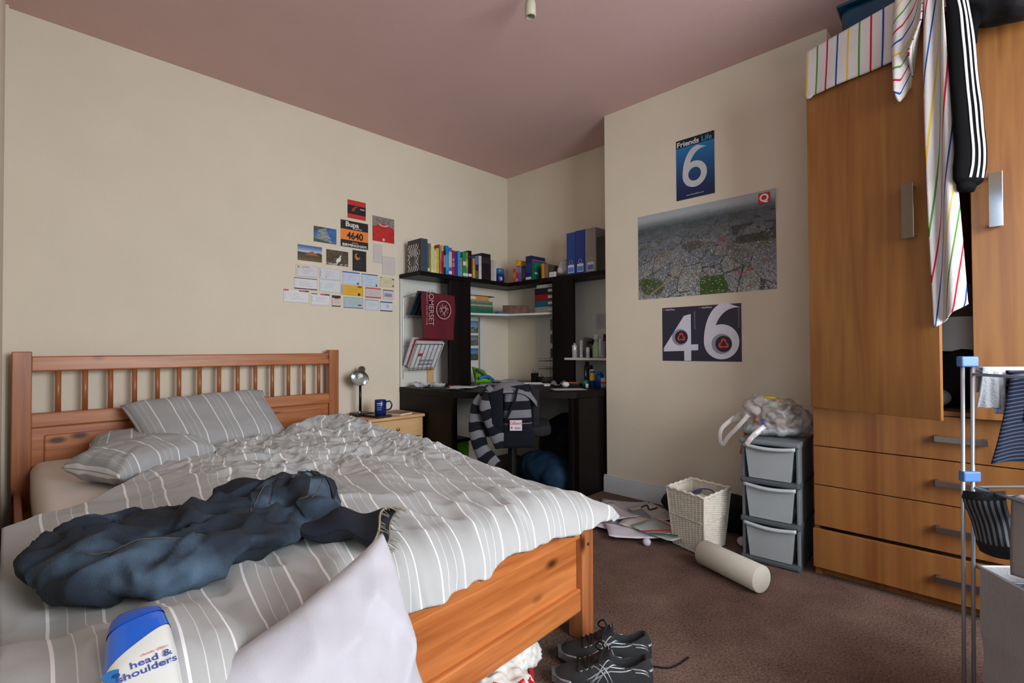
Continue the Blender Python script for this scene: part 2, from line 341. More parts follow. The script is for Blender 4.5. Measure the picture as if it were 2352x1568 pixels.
# raised field on the visible face
for a, b in ((-.07, .0), (Lf, Lf + .07)):
    p = O('post', MB().box(a, b, -.058, .006, 0, .415, FM), PINEZ, fb, bevel=.004)
    O('bolt_cap', MB().lathe([(.007, 0), (.006, .002), (.001, .0025)], FM @ TR(((a + b) / 2, .006, .335)) @ Matrix.Rotation(-PI / 2, 4, 'X')), mat('#3b3029', .4), p)
O('side_rail', MB().prism([(.12, -1.875), (2.38, -2.045), (2.38, -2.07), (.12, -1.90)], .20, .36), PINEX, bed, bevel=.004)
O('side_rail', MB().prism([(.12, -3.44), (2.42, -3.44), (2.42, -3.465), (.12, -3.465)], .20, .36), PINEX, bed, bevel=.004)
O('slat_base', MB().prism([(.12, -1.90), (2.38, -2.07), (2.40, -3.44), (.12, -3.44)], .24, .27), PINEX, bed)
mt = MB().prism([(.125, -1.905), (2.36, -2.06), (2.39, -3.41), (.125, -3.41)], .27, .505)
O('mattress', mt, mat('#e2d8d2', .9, bump=.1, bscale=40, var=.02), bevel=.05, seg=6, smooth=True, label='mattress in a plain off-white fitted sheet, bare at its headboard corner', cat='mattress')

# ---------------------------------------------------------------- duvet
DUV = uvstripe('#acaeaf', [(.10, .017, '#ececee'), (.27, .007, '#d2d4d6'), (.43, .007, '#d2d4d6'), (.60, .017, '#ececee')], .21, bscale=400, offset=.35)
def sstep(a, b, x): t = max(0, min(1, (x - a) / (b - a))); return t * t * (3 - 2 * t)
def interp(x, xs, ys):
    return float(np.interp(x, xs, ys))
def stripe_s(x, y):
    d_ = x - 1.3; return (y + .98 * d_) / (1 - .28 * d_)
YB = [-3.52, -3.45, -3.36, -3.25, -3.1, -2.95, -2.8, -2.5, -2.2, -2.0, -1.8]
XB = [1.56, 1.50, 1.40, 1.25, 1.05, .88, .72, .56, .40, .30, .28]
def y0_(u): return float(np.interp(u, [0, .4, .95], [-1.935, -1.975, -2.105]))
def duvet_pt(u, v):
    # v across the bed from the left wall (0) to past the right edge (1), u from pillow end to the foot
    Wt = y0_(u) + 3.495 + .225; t = v * Wt                      # arc length across, starts at y=-3.50
    y0 = float(np.interp(u, [0, .4, .95], [-1.935, -1.975, -2.105])); flat = y0 + 3.495
    R = .11; drop = 0
    if t < flat: y = -3.495 + t
    else:
        a = min((t - flat) / R, 1.35); y = y0 + R * math.sin(a); drop = R * (1 - math.cos(a)); rest = t - flat - 1.35 * R
        if rest > 0: y += rest * math.cos(1.35); drop += rest * math.sin(1.35)
    xb = interp(y, YB, XB)
    x0 = interp(y, [-3.5, -3.3, -3.1, -2.9, -2.0], [2.70, 2.66, 2.48, 2.37, 2.34])
    hem = interp(y, [-3.5, -3.1, -2.9, -2.5, -2.1, -1.9], [.06, .06, .07, .055, .05, .04]) + .012 * math.sin(y * 11) + .006 * math.sin(y * 31 + 1)
    Ls = (x0 - xb) + .14 + hem
    s = u * Ls; fl = x0 - xb; R2 = .15; dz = 0
    if s < fl: x = xb + s
    else:
        a = min((s - fl) / R2, 1.15); x = x0 + R2 * math.sin(a); dz = R2 * (1 - math.cos(a)); rest = s - fl - 1.15 * R2
        if rest > 0: x += rest * math.cos(1.2); dz += rest * math.sin(1.2) * .8
    # height of the cover over the mattress
    z = .565 + .018 * noise.noise(Vector((x * 2.2, y * 2.2, 3)))
    z += .045 * math.exp(-((x - .45) / .28) ** 2 - ((y + 2.1) / .28) ** 2)           # heap near the bedside table
    z -= .035 * sstep(.8, 2.2, x) * sstep(-2.6, -1.9, y)
    z += .075 * sstep(2.25, 2.6, x) * sstep(-3.12, -3.34, y)
    hang = min(1, (dz + drop) / .12)
    crum = (sstep(.25, .55, x) * (1 - sstep(1.25, 1.95, x - (y + 2.3) * .2))) * sstep(-3.05, -2.75, y + (x - 1.1) * .18)
    cr2 = math.exp(-((x - 1.05) / .3) ** 2 - ((y + 3.0) / .2) ** 2) * .6
    c = max(crum, cr2)
    def ridge(px, py, f, sd): return 1 - abs(noise.noise(Vector((px * f, py * f, sd)))) * 2.2
    q = Vector((x, y, 0)); wx = x + .05 * noise.noise(Vector((x * 5, y * 5, 9))); wy = y + .05 * noise.noise(Vector((x * 5, y * 5, 19)))
    rx = wx * .75 + wy * .66; ry = -wx * .66 + wy * .75
    z += c * (.030 * (ridge(rx * .6, ry * 1.5, 5.2, 2.2) - .4) + .020 * (ridge(rx, ry * 1.2, 10, 5.1) - .4) + .009 * (ridge(rx, ry, 21, 8.8) - .4))
    soft = 1 - c
    z += soft * (.014 * (ridge(x * .35, y * 1.2, 5.5, 4.4) - .5) + .010 * max(0, ridge(x * .5 + y * .3, y * 1.3 - x * .4, 9, 6.6) - .3) * sstep(1.5, 2.0, x) + .006 * noise.noise(Vector((x * 4, y * 14, 2))))
    z += soft * .008 * (ridge(x * 1.1, y * .25, 6, 14.4) - .5) * sstep(1.8, 1.2, x)
    # folds that fan over the foot of the bed
    fold = .5 + .5 * math.sin(stripe_s(min(x, 2.5), y) * 52 + 2.5 * noise.noise(Vector((x * 1.5, y * 3, 7))))
    fx = hang * (.012 * (fold - .5)) + .012 * noise.noise(Vector((x * 9, y * 9, dz * 9))) * hang
    z += (.007 * (fold - .5)) * sstep(1.9, 2.45, x) * (1 - hang)
    edge = min(u * Ls, (1 - u) * Ls, (1 - v) * Wt) / .03
    if u * Ls < .05: z -= .022 * (1 - u * Ls / .05)
    x += fx; yy = y + (.018 * (noise.noise(Vector((x * 7, 3, y * 3)))) * min(1, drop / .05) if drop else 0)
    zz = z - dz - drop * .95
    # the pointed corner
    tip = sstep(.80, 1.0, u) * sstep(.80, 1.0, v)
    x += .035 * tip; yy += .01 * tip; zz += (dz + drop * .95) * .62 * tip
    zz = max(zz, .02)
    sw = stripe_s(x if dz == 0 else x0 + (s - fl) * .8, y) + c * (.05 * noise.noise(Vector((x * 9, y * 9, 31))) + .05 * noise.noise(Vector((x * 4, y * 4, 37)))) + .006 * noise.noise(Vector((x * 6, y * 6, 3)))
    return Vector((x, yy, zz)), sw
NU, NV = 300, 250
dm = MB(); P = [[duvet_pt(i / NU, j / NV) for j in range(NV + 1)] for i in range(NU + 1)]
dm.grid(lambda u, v: P[round(u * NU)][round(v * NV)][0], NU, NV, uvf=lambda u, v: (P[round(u * NU)][round(v * NV)][1], u))
dv = O('duvet', dm, DUV, smooth=True, label='rumpled grey duvet with thin white stripes spread over the double bed', cat='duvet')
so = dv.modifiers.new('t', 'SOLIDIFY'); so.thickness = .03; so.offset = -1

# ---------------------------------------------------------------- pillows
PILM = uvstripe('#a0a2a4', [(.12, .017, '#dcdde0'), (.28, .006, '#bfc0c2'), (.42, .006, '#bfc0c2'), (.60, .017, '#dcdde0')], .175, bscale=400, offset=.1)
pb = cushion((.66, -3.02, .50), (.48, -2.30, .50), (.15, -2.36, .785), (.20, -3.08, .755), .15, seed=3, wr=.007)
O('pillow', pb, PILM, smooth=True, weld=True, label='grey pillow with white stripes propped up against the slatted headboard', cat='pillow', group='striped grey pillows')
pb = cushion((.55, -3.26, .55), (.60, -2.80, .55), (.16, -2.75, .58), (.20, -3.20, .57), .15, seed=8, wr=.008)
O('pillow', pb, PILM, smooth=True, weld=True, label='flat grey striped pillow half hidden behind the propped one', cat='pillow', group='striped grey pillows')
pb = cushion((1.16, -3.20, .575), (.90, -2.80, .585), (.62, -2.93, .61), (.80, -3.34, .575), .15, seed=12, wr=.012)
O('pillow', pb, PILM, smooth=True, weld=True, label='crumpled grey striped pillow lying on the bare sheet at the duvet edge', cat='pillow', group='striped grey pillows')
WP = mat('#b3b2bb', .85, bump=.1, bscale=300, var=.01, sheen=.2)
pb = cushion((2.93, -2.93, .02), (2.98, -3.42, .02), (2.712, -3.40, .595), (2.57, -2.955, .668), .15, nu=90, nv=90, seed=21, wr=.013, pinch=.05)
for k, p in enumerate(pb.v):
    p = Vector(p); r_ = 1 - abs(noise.noise(Vector((p.y * 5 + p.z * 3, p.z * 9 - p.y * 6, 4)))) * 3; r2_ = 1 - abs(noise.noise(Vector((p.y * 14 + p.z * 4, p.z * 5, 14)))) * 3; pb.v[k] = tuple(p + Vector((.012, 0, .006)) * max(-.5, r_) + Vector((.006, 0, .003)) * max(-.4, r2_))
O('pillow', pb, WP, smooth=True, weld=True, label='plain white pillow leaning on the foot of the bed', cat='pillow')
# ================================================================ BEDSIDE TABLE AND WHAT STANDS ON IT
BIRCH = wood('#c69a66', '#d8b283', 'y', .5); BIRX = wood('#c69a66', '#d8b283', 'x', .5)
ns = E('bedside_table', (.2, -1.52, 0), 'light birch bedside table with a small round knob beside the bed', 'bedside table')
O('body', MB().box(.01, .375, -1.745, -1.728, 0, .535).box(.01, .375, -1.312, -1.295, 0, .535).box(.01, .03, -1.728, -1.312, 0, .535).box(.03, .375, -1.728, -1.312, .05, .07), BIRX, ns, bevel=.002)
O('top', MB().box(.005, .39, -1.755, -1.285, .535, .555), BIRX, ns, bevel=.002)
for z0, z1 in ((.395, .53), (.235, .39), (.075, .23)):
    dr = O('drawer', MB().box(.362, .378, -1.725, -1.315, z0, z1), BIRCH, ns, bevel=.002)
    O('knob', MB().lathe([(.004, 0), (.004, .012), (.010, .016), (.010, .022), (.002, .025)], TR((.378, -1.52, (z0 + z1) / 2)) @ Matrix.Rotation(PI / 2, 4, 'Y'), 16), mat('#b0b2b6', .25, 1), dr, smooth=True)
BLK = mat('#101012', .35, var=.1)
lm = E('desk_lamp', (.13, -1.665, .555), 'black reading lamp with a round silver-lined shade on the bedside table', 'lamp')
O('base', MB().box(.075, .20, -1.735, -1.60, .555, .578), BLK, lm, bevel=.006)
O('stem', MB().tube([(.13, -1.675, .577), (.13, -1.675, .80)], .0095, 14), BLK, lm, smooth=True)
HM = Matrix.Translation((.125, -1.665, .872)) @ (Vector((.62, -.45, -.42)).to_track_quat('Z', 'Y').to_matrix().to_4x4())
sh = O('lamp_shade', MB().lathe([(.001, -.045), (.026, -.044), (.027, .012), (.033, .03), (.050, .055), (.062, .085), (.0635, .085), (.062, .088)], HM, 32, False), BLK, lm, smooth=True)
O('reflector', MB().lathe([(.0602, .086), (.048, .056), (.030, .031), (.020, .025), (.001, .024)], HM, 32, False), mat('#d8dadc', .18, .9), sh, smooth=True)
O('bulb', MB().lathe([(.001, .072), (.017, .066), (.022, .052), (.018, .036), (.012, .024)], HM, 20, False), mat('#eceae4', .15), lm, smooth=True)
O('switch', MB().box(.132, .142, -1.69, -1.68, .578, .586), mat('#d8d8d8', .4), lm)
mug = E('mug', (.285, -1.60, .572), 'dark blue mug with small white print standing on the bedside table', 'mug')
O('cup', MB().lathe([(.001, .004), (.034, .004), (.038, .0), (.041, .004), (.041, .10), (.0395, .102), (.038, .10), (.037, .01), (.001, .008)], TR((.285, -1.60, .573)), 32), mat('#12296b', .2), mug, smooth=True)
O('handle', MB().tube(bez([(.305, -1.566, .658), (.318, -1.545, .663), (.327, -1.533, .64), (.322, -1.540, .61), (.303, -1.568, .598)]), .0055, 10), mat('#12296b', .2), mug, smooth=True)
for i, (wd, z) in enumerate(((.034, .648), (.036, .636), (.032, .620), (.032, .606))):
    O('printed_line', MB().grid(lambda u, v, z=z, wd=wd: Vector((.285 + .0415 * math.cos(-.75 + (u - .5) * wd / .041), -1.60 + .0415 * math.sin(-.75 + (u - .5) * wd / .041), z + v * (.007 if z > .64 else .003))), 6, 1), mat('#b8c4e0', .5), mug)
cs = MB().box(.22, .37, -1.70, -1.56, .5555, .5725, None)
nb = E('notebook', (.29, -1.63, .555), 'black notebook under the blue mug on the bedside table', 'notebook')
RM = TR((.285, -1.625, 0), math.radians(8))
O('cover', MB().box(-.075, .085, -.062, .062, .5555, .558, RM).box(-.075, .085, -.062, .062, .5695, .572, RM), BLK, nb)
O('pages', MB().box(-.073, .083, -.058, .060, .558, .5695, RM), mat('#2c2c30', .8), nb)
bk = E('book', (.30, -1.47, .555), 'worn paperback book lying flat at the front of the bedside table', 'book')
RM = TR((.285, -1.455, 0), math.radians(14))
O('pages', MB().box(-.09, .085, -.062, .060, .557, .571, RM), mat('#d8c6a4', .9), bk)
O('cover', MB().box(-.092, .087, -.064, .062, .555, .557, RM).box(-.092, .087, -.064, .062, .571, .573, RM), mat('#7d5a50', .5, var=.3, vscale=20), bk)

# ================================================================ PICTURES AND TICKETS ON THE LEFT WALL
UY = (0, 1, 0); UZ = (0, 0, 1); UXX = (1, 0, 0)
def wcard(name, y0, y1, z0, z1, img, label, cat, group=None):
    return card(name, (.0025, y0, z0), UY, UZ, y1 - y0, z1 - z0, img, label=label, cat=cat, group=group)
def mixc(a, b, t): return a * (1 - t[..., None]) + b * t[..., None]
nx, ny = 150, 100
Y, X = np.mgrid[0:ny, 0:nx] / np.array([ny, nx]).reshape(2, 1, 1)
# sea stack in blue water
im = mixc(rgb('#1b4f8f'), rgb('#3f78b0'), nz(nx, ny, 6, 1)); land = (nz(nx, ny, 5, 2) * .5 + (1 - abs(X - .42) * 2.2) * .6 + Y * .2) > .62
im[land] = mixc(rgb('#5b6068'), rgb('#aeb4b8'), nz(nx, ny, 14, 3))[land]; g = (Y > .75 + .25 * X) | (Y < .3 - .5 * X); im[g] = mixc(rgb('#2c3b2c'), rgb('#4c6440'), nz(nx, ny, 10, 4))[g]
wcard('postcard', -1.966, -1.796, 1.815, 1.927, im, 'postcard of a rocky headland in deep blue sea', 'postcard', 'postcards on the cream wall')
# orange hill under a blue sky
im = mixc(rgb('#2a5690'), rgb('#b8c4d8'), np.clip(Y * 2.4, 0, 1)); hl = Y > .36 + .12 * nz(nx, ny, 4, 6); im[hl] = mixc(rgb('#231f14'), rgb('#63511c'), np.clip((Y - .4) * 1.6 + .2 * nz(nx, ny, 9, 7), 0, 1))[hl]
pk = (Y > .33 + abs(X - .58) * .9) & (Y < .62); im[pk] = mixc(rgb('#6a4a28'), rgb('#c86a2a'), nz(nx, ny, 8, 8))[pk]
wcard('postcard', -2.079, -1.905, 1.668, 1.778, im, 'postcard of an orange pointed hill below a blue sky', 'postcard', 'postcards on the cream wall')
# waterfall
im = mixc(rgb('#2b241b'), rgb('#6b5a3a'), nz(nx, ny, 9, 10)); wf = abs(X - (.74 - Y * .30) + .05 * (nz(nx, ny, 9, 21) - .5)) < .03 + .08 * np.exp(-((Y - .62) / .12) ** 2); wf &= (Y > .3) & (Y < .95); im[wf] = rgb('#d8dce0'); s = (Y > .85) & (nz(nx, ny, 12, 12) > .55); im[s] = rgb('#a8a8a8')
wcard('postcard', -1.873, -1.703, 1.661, 1.772, im, 'brown postcard of a small white waterfall', 'postcard', 'postcards on the cream wall')
# red and black card
nx, ny = 110, 100; Y, X = np.mgrid[0:ny, 0:nx] / np.array([ny, nx]).reshape(2, 1, 1)
im = canvas(nx, ny, '#c02a2c'); b_ = (Y > .26) & (Y < .76); im[b_] = rgb('#17100f'); f_ = b_ & (abs(X - .45 - .15 * np.sin(Y * 9)) < .07) & (Y > .3) & (Y < .6); im[f_] = rgb('#a83028'); w_ = b_ & (Y > .38) & (Y < .46) & (X > .68) & (X < .93); im[w_] = rgb('#a8a8ac')
wcard('greeting_card', -1.708, -1.558, 2.033, 2.172, im, 'red card with a black band, topmost of the pictures on the wall', 'card')
# dark card with a glowing figure
im = canvas(100, 135, '#15161b'); Y2, X2 = np.mgrid[0:135, 0:100] / np.array([135, 100]).reshape(2, 1, 1)
f_ = (((X2 - .35) / .2) ** 2 + ((Y2 - .3) / .16) ** 2 < 1) & (((X2 - .42) / .16) ** 2 + ((Y2 - .24) / .12) ** 2 > .8); im[f_] = mixc(rgb('#a8401c'), rgb('#f0a830'), nz(100, 135, 8, 3))[f_]
for yy in (.62, .80): im[int(yy * 135), 25:75] = rgb('#6a5a60')
wcard('flyer', -1.668, -1.554, 1.638, 1.795, im, 'black portrait flyer with an orange flame shape near its top', 'flyer')
# red square with a crowd
nx, ny = 135, 150; Y, X = np.mgrid[0:ny, 0:nx] / np.array([ny, nx]).reshape(2, 1, 1)
im = mixc(rgb('#a81a1c'), rgb('#c42a26'), nz(nx, ny, 6, 5)); cr_ = Y < .26 + .22 * abs(X - .5) * 1.4; im[cr_] = mixc(rgb('#5b5450'), rgb('#a89f98'), nz(nx, ny, 26, 6))[cr_]
wv = (((X - .5) / .22) ** 2 + ((Y - .30) / .08) ** 2 < 1) & (((X - .5) / .15) ** 2 + ((Y - .26) / .07) ** 2 > 1) & (Y > .28); im[wv] = rgb('#c8a8a0'); ci = ((X - .5) ** 2 + (Y - .9) ** 2) < .0035; im[ci] = rgb('#c8b8b4')
wcard('postcard', -1.50, -1.305, 1.893, 2.09, im, 'square red picture with a grey crowd along its top', 'postcard')
# race number
rn = E('race_bib', (0, -1.65, 1.811), 'black and orange running number 4640 pinned on the wall', 'race number')
nx, ny = 8, 30; im = canvas(nx, ny, '#141416'); im[10:22] = rgb('#e8812a')
card('sheet', (.0025, -1.763, 1.811), UY, UZ, .225, .2, im, rn)
WT = mat('#e4e2de', .6); BT = mat('#141214', .6)
text('Bupa', .052, (.0042, -1.672, 1.982), FX, WT, rn, bold=.02, sx=1.05); text('Great Run', .017, (.0042, -1.628, 1.956), FX, WT, rn)
text('4640', .072, (.0042, -1.648, 1.897), FX, BT, rn, bold=.025, sx=.92); text('BIRMINGHAM', .028, (.0042, -1.652, 1.826), FX, WT, rn, bold=.02, sx=1.15); text('great run', .012, (.0042, -1.648, 1.848), FX, WT, rn)
for y, z in ((-1.753, 2.0), (-1.548, 2.0), (-1.753, 1.82), (-1.548, 1.82)): O('pin', MB().ball((.0045, y, z), .003, seg=8), mat('#c8b080', .3, .8), rn)
# tickets
def ticket(y0, y1, z0, z1, base, bars, label, seed, rows=4, ink='#6f6f74', group='event tickets stuck on the cream wall', cat='ticket', name='ticket'):
    nx = max(20, int((y1 - y0) * 420)); ny = max(16, int((z1 - z0) * 420)); im = canvas(nx, ny, base); r = np.random.RandomState(seed)
    for (a, b, c, d_, col) in bars: im[int(c * ny):max(int(c * ny) + 1, int(d_ * ny)), int(a * nx):int(b * nx)] = rgb(col)
    for k in range(rows):
        yy = int((.30 + .5 * k / max(1, rows)) * ny); a = int((.2 + .1 * r.rand()) * nx); b = int((.55 + .35 * r.rand()) * nx)
        for xx in range(a, b):
            if r.rand() < .6: im[yy, xx] = rgb(base) * .4 + rgb(ink) * .6
    for yy in range(int(.25 * ny), int(.8 * ny)):
        if r.rand() < .6: im[yy, max(1, int(.07 * nx))] = rgb(ink)
    im[0, :] = im[0, :] * .85; im[-1, :] = im[-1, :] * .8; im[:, 0] = im[:, 0] * .85; im[:, -1] = im[:, -1] * .85
    return wcard(name, y0, y1, z0, z1, im, label, cat, group)
ticket(-2.092, -1.934, 1.555, 1.635, '#cdccd2', [(.08, .18, .1, .3, '#c07838'), (.26, .62, .14, .2, '#a87860')], 'white ticket with an orange emblem at its top left corner', 1)
ticket(-2.103, -1.94, 1.465, 1.544, '#d4d4da', [(0, 1, 0, .09, '#241c1c'), (0, 1, .91, 1, '#241c1c'), (.55, .7, .91, 1, '#a03030')], 'white ticket with black bands along its top and bottom edges', 2)
ticket(-1.923, -1.766, 1.552, 1.632, '#cfd0d6', [(.02, .05, .1, .9, '#a8a8b0'), (.3, .34, .75, .85, '#b06060')], 'plain pale ticket above another pale ticket, left of the blue topped tickets', 3)
ticket(-1.923, -1.766, 1.459, 1.548, '#cbd6d8', [], 'plain pale blue-grey ticket beside the yellow ticket', 4)
ticket(-1.749, -1.610, 1.533, 1.625, '#bccbe2', [(0, 1, 0, .1, '#1d3a8c'), (.85, .95, .82, 1, '#2c4aa8')], 'pale blue ticket with a dark blue top band, above the yellow ticket', 5)
ticket(-1.594, -1.455, 1.531, 1.624, '#b9cade', [(0, .4, 0, .1, '#3a7890'), (.4, 1, 0, .1, '#1d3a8c'), (.88, .97, .82, 1, '#2c4aa8')], 'pale blue ticket with a two-tone blue top band, above the red edged one', 6)
ticket(-1.435, -1.306, 1.538, 1.613, '#d0c6a4', [(.05, .15, .04, .12, '#6a6040'), (.85, 1, .12, .22, '#2a2820'), (.9, .98, .75, .95, '#1a1a1a')], 'beige ticket at the right end of the top ticket row', 7)
ticket(-1.761, -1.580, 1.448, 1.525, '#d8a820', [(0, .12, 0, 1, '#c0a8a0'), (.75, .93, .05, .2, '#6a4a18'), (.76, .88, .75, .98, '#241c10')], 'bright yellow ticket in the middle of the tickets', 8)
ticket(-1.561, -1.427, 1.441, 1.521, '#c3bcc0', [(0, 1, 0, .13, '#c8453c'), (0, 1, .88, 1, '#c8453c')], 'ticket with red bands along its top and bottom edges', 9)
ticket(-1.41, -1.313, 1.440, 1.515, '#c8c4ce', [(0, 1, 0, .1, '#4a4468'), (.15, .85, .4, .75, '#8a86a0')], 'small grey and purple ticket at the right end of the middle row', 10)
ticket(-2.174, -2.001, 1.369, 1.456, '#d8d6dc', [(0, .2, 0, .12, '#b03050'), (.6, .85, 0, .12, '#c03058'), (.85, 1, 0, .12, '#242024')], 'long white ticket with crimson tabs, bottom left of all the tickets', 11)
ticket(-1.985, -1.847, 1.360, 1.443, '#d8d6dc', [(.05, .35, .02, .1, '#6a6468'), (.5, .75, 0, .12, '#c03058'), (.75, 1, 0, .12, '#242024')], 'white ticket with one crimson tab, second in the bottom row', 12)
ticket(-1.832, -1.763, 1.357, 1.439, '#d4c0ba', [(.05, 1, 0, .25, '#1d1a1c'), (.35, .8, .25, .35, '#b04840'), (0, 1, .93, 1, '#2a2020')], 'narrow ticket stub with a black header in the bottom row', 13)
ticket(-1.74, -1.580, 1.353, 1.433, '#a9bcc4', [(0, 1, 0, .04, '#4a7088'), (.72, .92, .65, .78, '#404850'), (0, 1, .96, 1, '#3c5c9c')], 'grey-blue ticket with a thin blue frame under the yellow ticket', 14)
ticket(-1.565, -1.448, 1.345, 1.427, '#c9cfdc', [(0, 1, 0, .1, '#8a9cc0')], 'pale ticket with a faint blue band in the bottom row', 15)
ticket(-1.434, -1.323, 1.343, 1.420, '#ccd6e0', [(0, 1, 0, .13, '#2c5c98'), (.5, .75, .35, .65, '#a8c0d8'), (0, 1, .93, 1, '#141a28')], 'white and blue ticket at the right end of the bottom row', 16)
ticket(-1.492, -1.418, 1.722, 1.868, '#c6bebc', [], 'faint letter sheet taped below the red square picture', 17, 7, '#a8a0a4', None, 'letter', 'letter')
ticket(-1.414, -1.298, 1.640, 1.781, '#c9c1bf', [], 'second pale letter sheet, lower right of the first one', 18, 8, '#a8a0a4', None, 'letter', 'letter')

# ================================================================ POSTERS ON THE CHIMNEY BREAST
YF = -.4425
def fcard(name, x0, x1, z0, z1, img, parent=None, curl=None, **k): return card(name, (x0, YF, z0), UXX, UZ, x1 - x0, z1 - z0, img, parent, curl=curl, **k)
pa = E('poster', (2.123, -.44, 1.995), 'narrow blue poster with a large white figure six, top of the chimney breast', 'poster')
nx, ny = 6, 60; Y = np.linspace(0, 1, ny)[:, None].repeat(nx, 1); im = mixc(rgb('#1b76b0'), rgb('#0e2350'), np.clip((Y - .15) * 1.3, 0, 1)); im[:8] = rgb('#0d1826')
fcard('sheet', 1.998, 2.247, 1.995, 2.385, im, pa)
def six(parent, cx, cz, R_, z, wd, hh, m_, sx):
    # bowl: ring; stem: curved band from the left of the bowl to the top right
    n = 40; a = [(cx + sx * R_ * math.cos(2 * PI * k / n), cz + R_ * math.sin(2 * PI * k / n)) for k in range(n)]; b = [(cx + sx * (R_ - wd) * math.cos(2 * PI * k / n), cz + (R_ - wd) * math.sin(2 * PI * k / n)) for k in range(n)]
    mb = MB(); y = YF - z
    mb.add([(x, y, q) for x, q in a] + [(x, y, q) for x, q in b], [(k, (k + 1) % n, n + (k + 1) % n, n + k) for k in range(n)])
    o0 = []; o1 = []; top = cz - R_ + hh
    for k in range(21):
        t = k / 20; an = PI + .0 - t * 1.25
        ex = cx + sx * (-R_ + 1.62 * R_ * (1 - math.cos(t * 1.35)) ); ez = cz + (top - cz) * math.sin(t * PI / 2)
        o0.append((ex, y - .0002, ez)); o1.append((ex + sx * wd * (1.0 + .55 * t ** 2), y - .0002, ez - wd * .62 * t ** 1.5))
    mb.add(o0 + o1, [(k, k + 1, 22 + k, 21 + k) for k in range(20)])
    return O('lettering', mb, m_, parent, label='bold figure six')
text('Friends', .047, (2.004, YF - .0025, 2.353), FY, mat('#d6dade', .5), pa, align='LEFT', bold=.022, sx=1.06); text('Life', .047, (2.166, YF - .0025, 2.353), FY, mat('#3d9cc4', .5), pa, align='LEFT', bold=.015, sx=1.0)
six(pa, 2.121, 2.145, .083, .002, .040, .262, mat('#c6c9ce', .5), .96)
text('www.friendslife.co.uk', .013, (2.122, YF - .0025, 2.018), FY, mat('#b8c0cc', .5), pa)
# aerial photograph
pw, ph = .874, .572; nx, ny = 270, 176; Y, X = np.mgrid[0:ny, 0:nx] / np.array([ny, nx]).reshape(2, 1, 1); r = np.random.RandomState(11)
dep = np.clip((Y - .12) / .88, .001, 1); tw = nz(nx, ny, 5, 31)
im = mixc(rgb('#525e64'), rgb('#8c929a'), nz(nx, ny, 20, 32, 1.6))
spk = r.rand(ny, nx); grain = spk * (.25 + .9 * dep)
im = im * (1 - .3 * dep[..., None]) + (grain[..., None] - .3) * .34
# blocks of tents between dark lanes: cells warped by perspective
u = (X - .5) / (dep + .35) * 3.3; v = 1.6 / (dep + .22); seeds = r.rand(330, 2) * [7.5, 7] - [3.7, -.6]
D = np.stack([np.hypot(u - a, (v - b) * .8) for a, b in seeds], -1); idx = D.argmin(-1); Ds = np.sort(D, -1); lane = (Ds[..., 1] - Ds[..., 0]) < .009 + .022 * tw ** 2
cols = [rgb(c) for c in ('#6b6f7a', '#7b7c80', '#5d636c', '#84847c', '#6f6a66', '#5a5f4e', '#77787f', '#2f4420')]
cell = np.array([cols[k] for k in r.choice(len(cols), 330, p=[.2, .16, .18, .12, .1, .09, .12, .03])])[idx]
im = im * .5 + cell * .5 + (grain[..., None] - .35) * .32 * (dep[..., None] + .3)
im[lane] = im[lane] * .4 + rgb('#20261f') * .6
for px_, py_, rx_, ry_, c_ in ((.12, .86, .10, .1, '#3c4a24'), (.60, .93, .09, .12, '#33511c'), (.05, .8, .05, .05, '#384a20'), (.44, .44, .085, .05, '#4a4a48')):
    k = ((X - px_) / rx_) ** 2 + ((Y - py_) / ry_) ** 2 < 1; im[k] = im[k] * .2 + rgb(c_) * .8
fld = (X > .49) & (X < .67) & (Y > .80) & (Y < 1.0 - (X - .49) * .3); im[fld] = mixc(rgb('#2c481a'), rgb('#3f6224'), nz(nx, ny, 12, 5))[fld]
trk = abs((Y - 1) + (X - .05) * 1.0 * (1) ) < .012; trk &= X < .35; im[trk] = rgb('#8a8266')
for k in range(900):
    yy = int((.3 + .7 * r.rand() ** .8) * (ny - 1)); xx = r.randint(0, nx - 3); im[yy, xx:xx + 1 + int(2 * yy / ny)] = rgb(r.choice(['#d8dce0', '#c8ccd0', '#a8b0b8', '#c87a6a', '#7a90b8', '#b8a890']))
for px_, py_, c_ in ((.16, .55, '#7a4a70'), (.66, .42, '#b04048'), (.64, .46, '#c86070'), (.93, .70, '#8a4a2a'), (.84, .78, '#a85030'), (.78, .80, '#c84048')):
    k = ((X - px_) / .022) ** 2 + ((Y - py_) / .014) ** 2 < 1; im[k] = im[k] * .35 + rgb(c_) * .65
hz = np.clip(1 - (Y - .02) / .36, 0, 1) ** 1.0; im = mixc(im, rgb('#39474c'), np.clip(hz * .9, 0, .7) * (Y > .10)); sk = np.clip(1 - Y / .17, 0, 1); im = mixc(im, rgb('#a3abb2'), np.clip(sk * 1.5, 0, 1))
dk = (nz(nx, ny, 9, 77) * .6 + (X > .72) * (Y < .5) * (Y > .3) * .5) > .74; im[dk & (Y > .2)] *= .62
pb_ = E('poster', (2.153, -.44, 1.366), 'large aerial photograph poster of a tented festival town with a small red logo', 'poster')
fcard('sheet', 1.716, 2.590, 1.372, 1.944, im, pb_, rough=.3, curl=lambda a, b: .010 * max(0, (a - .93) / .07) ** 2 * (b > .8))
O('logo', MB().box(2.500, 2.562, YF - .0065, YF - .0055, 1.868, 1.930), mat('#c8202a', .4), pb_)
text('Q', .060, (2.531, YF - .007, 1.899), FY, mat('#f0f0f0', .4), pb_, bold=.03)
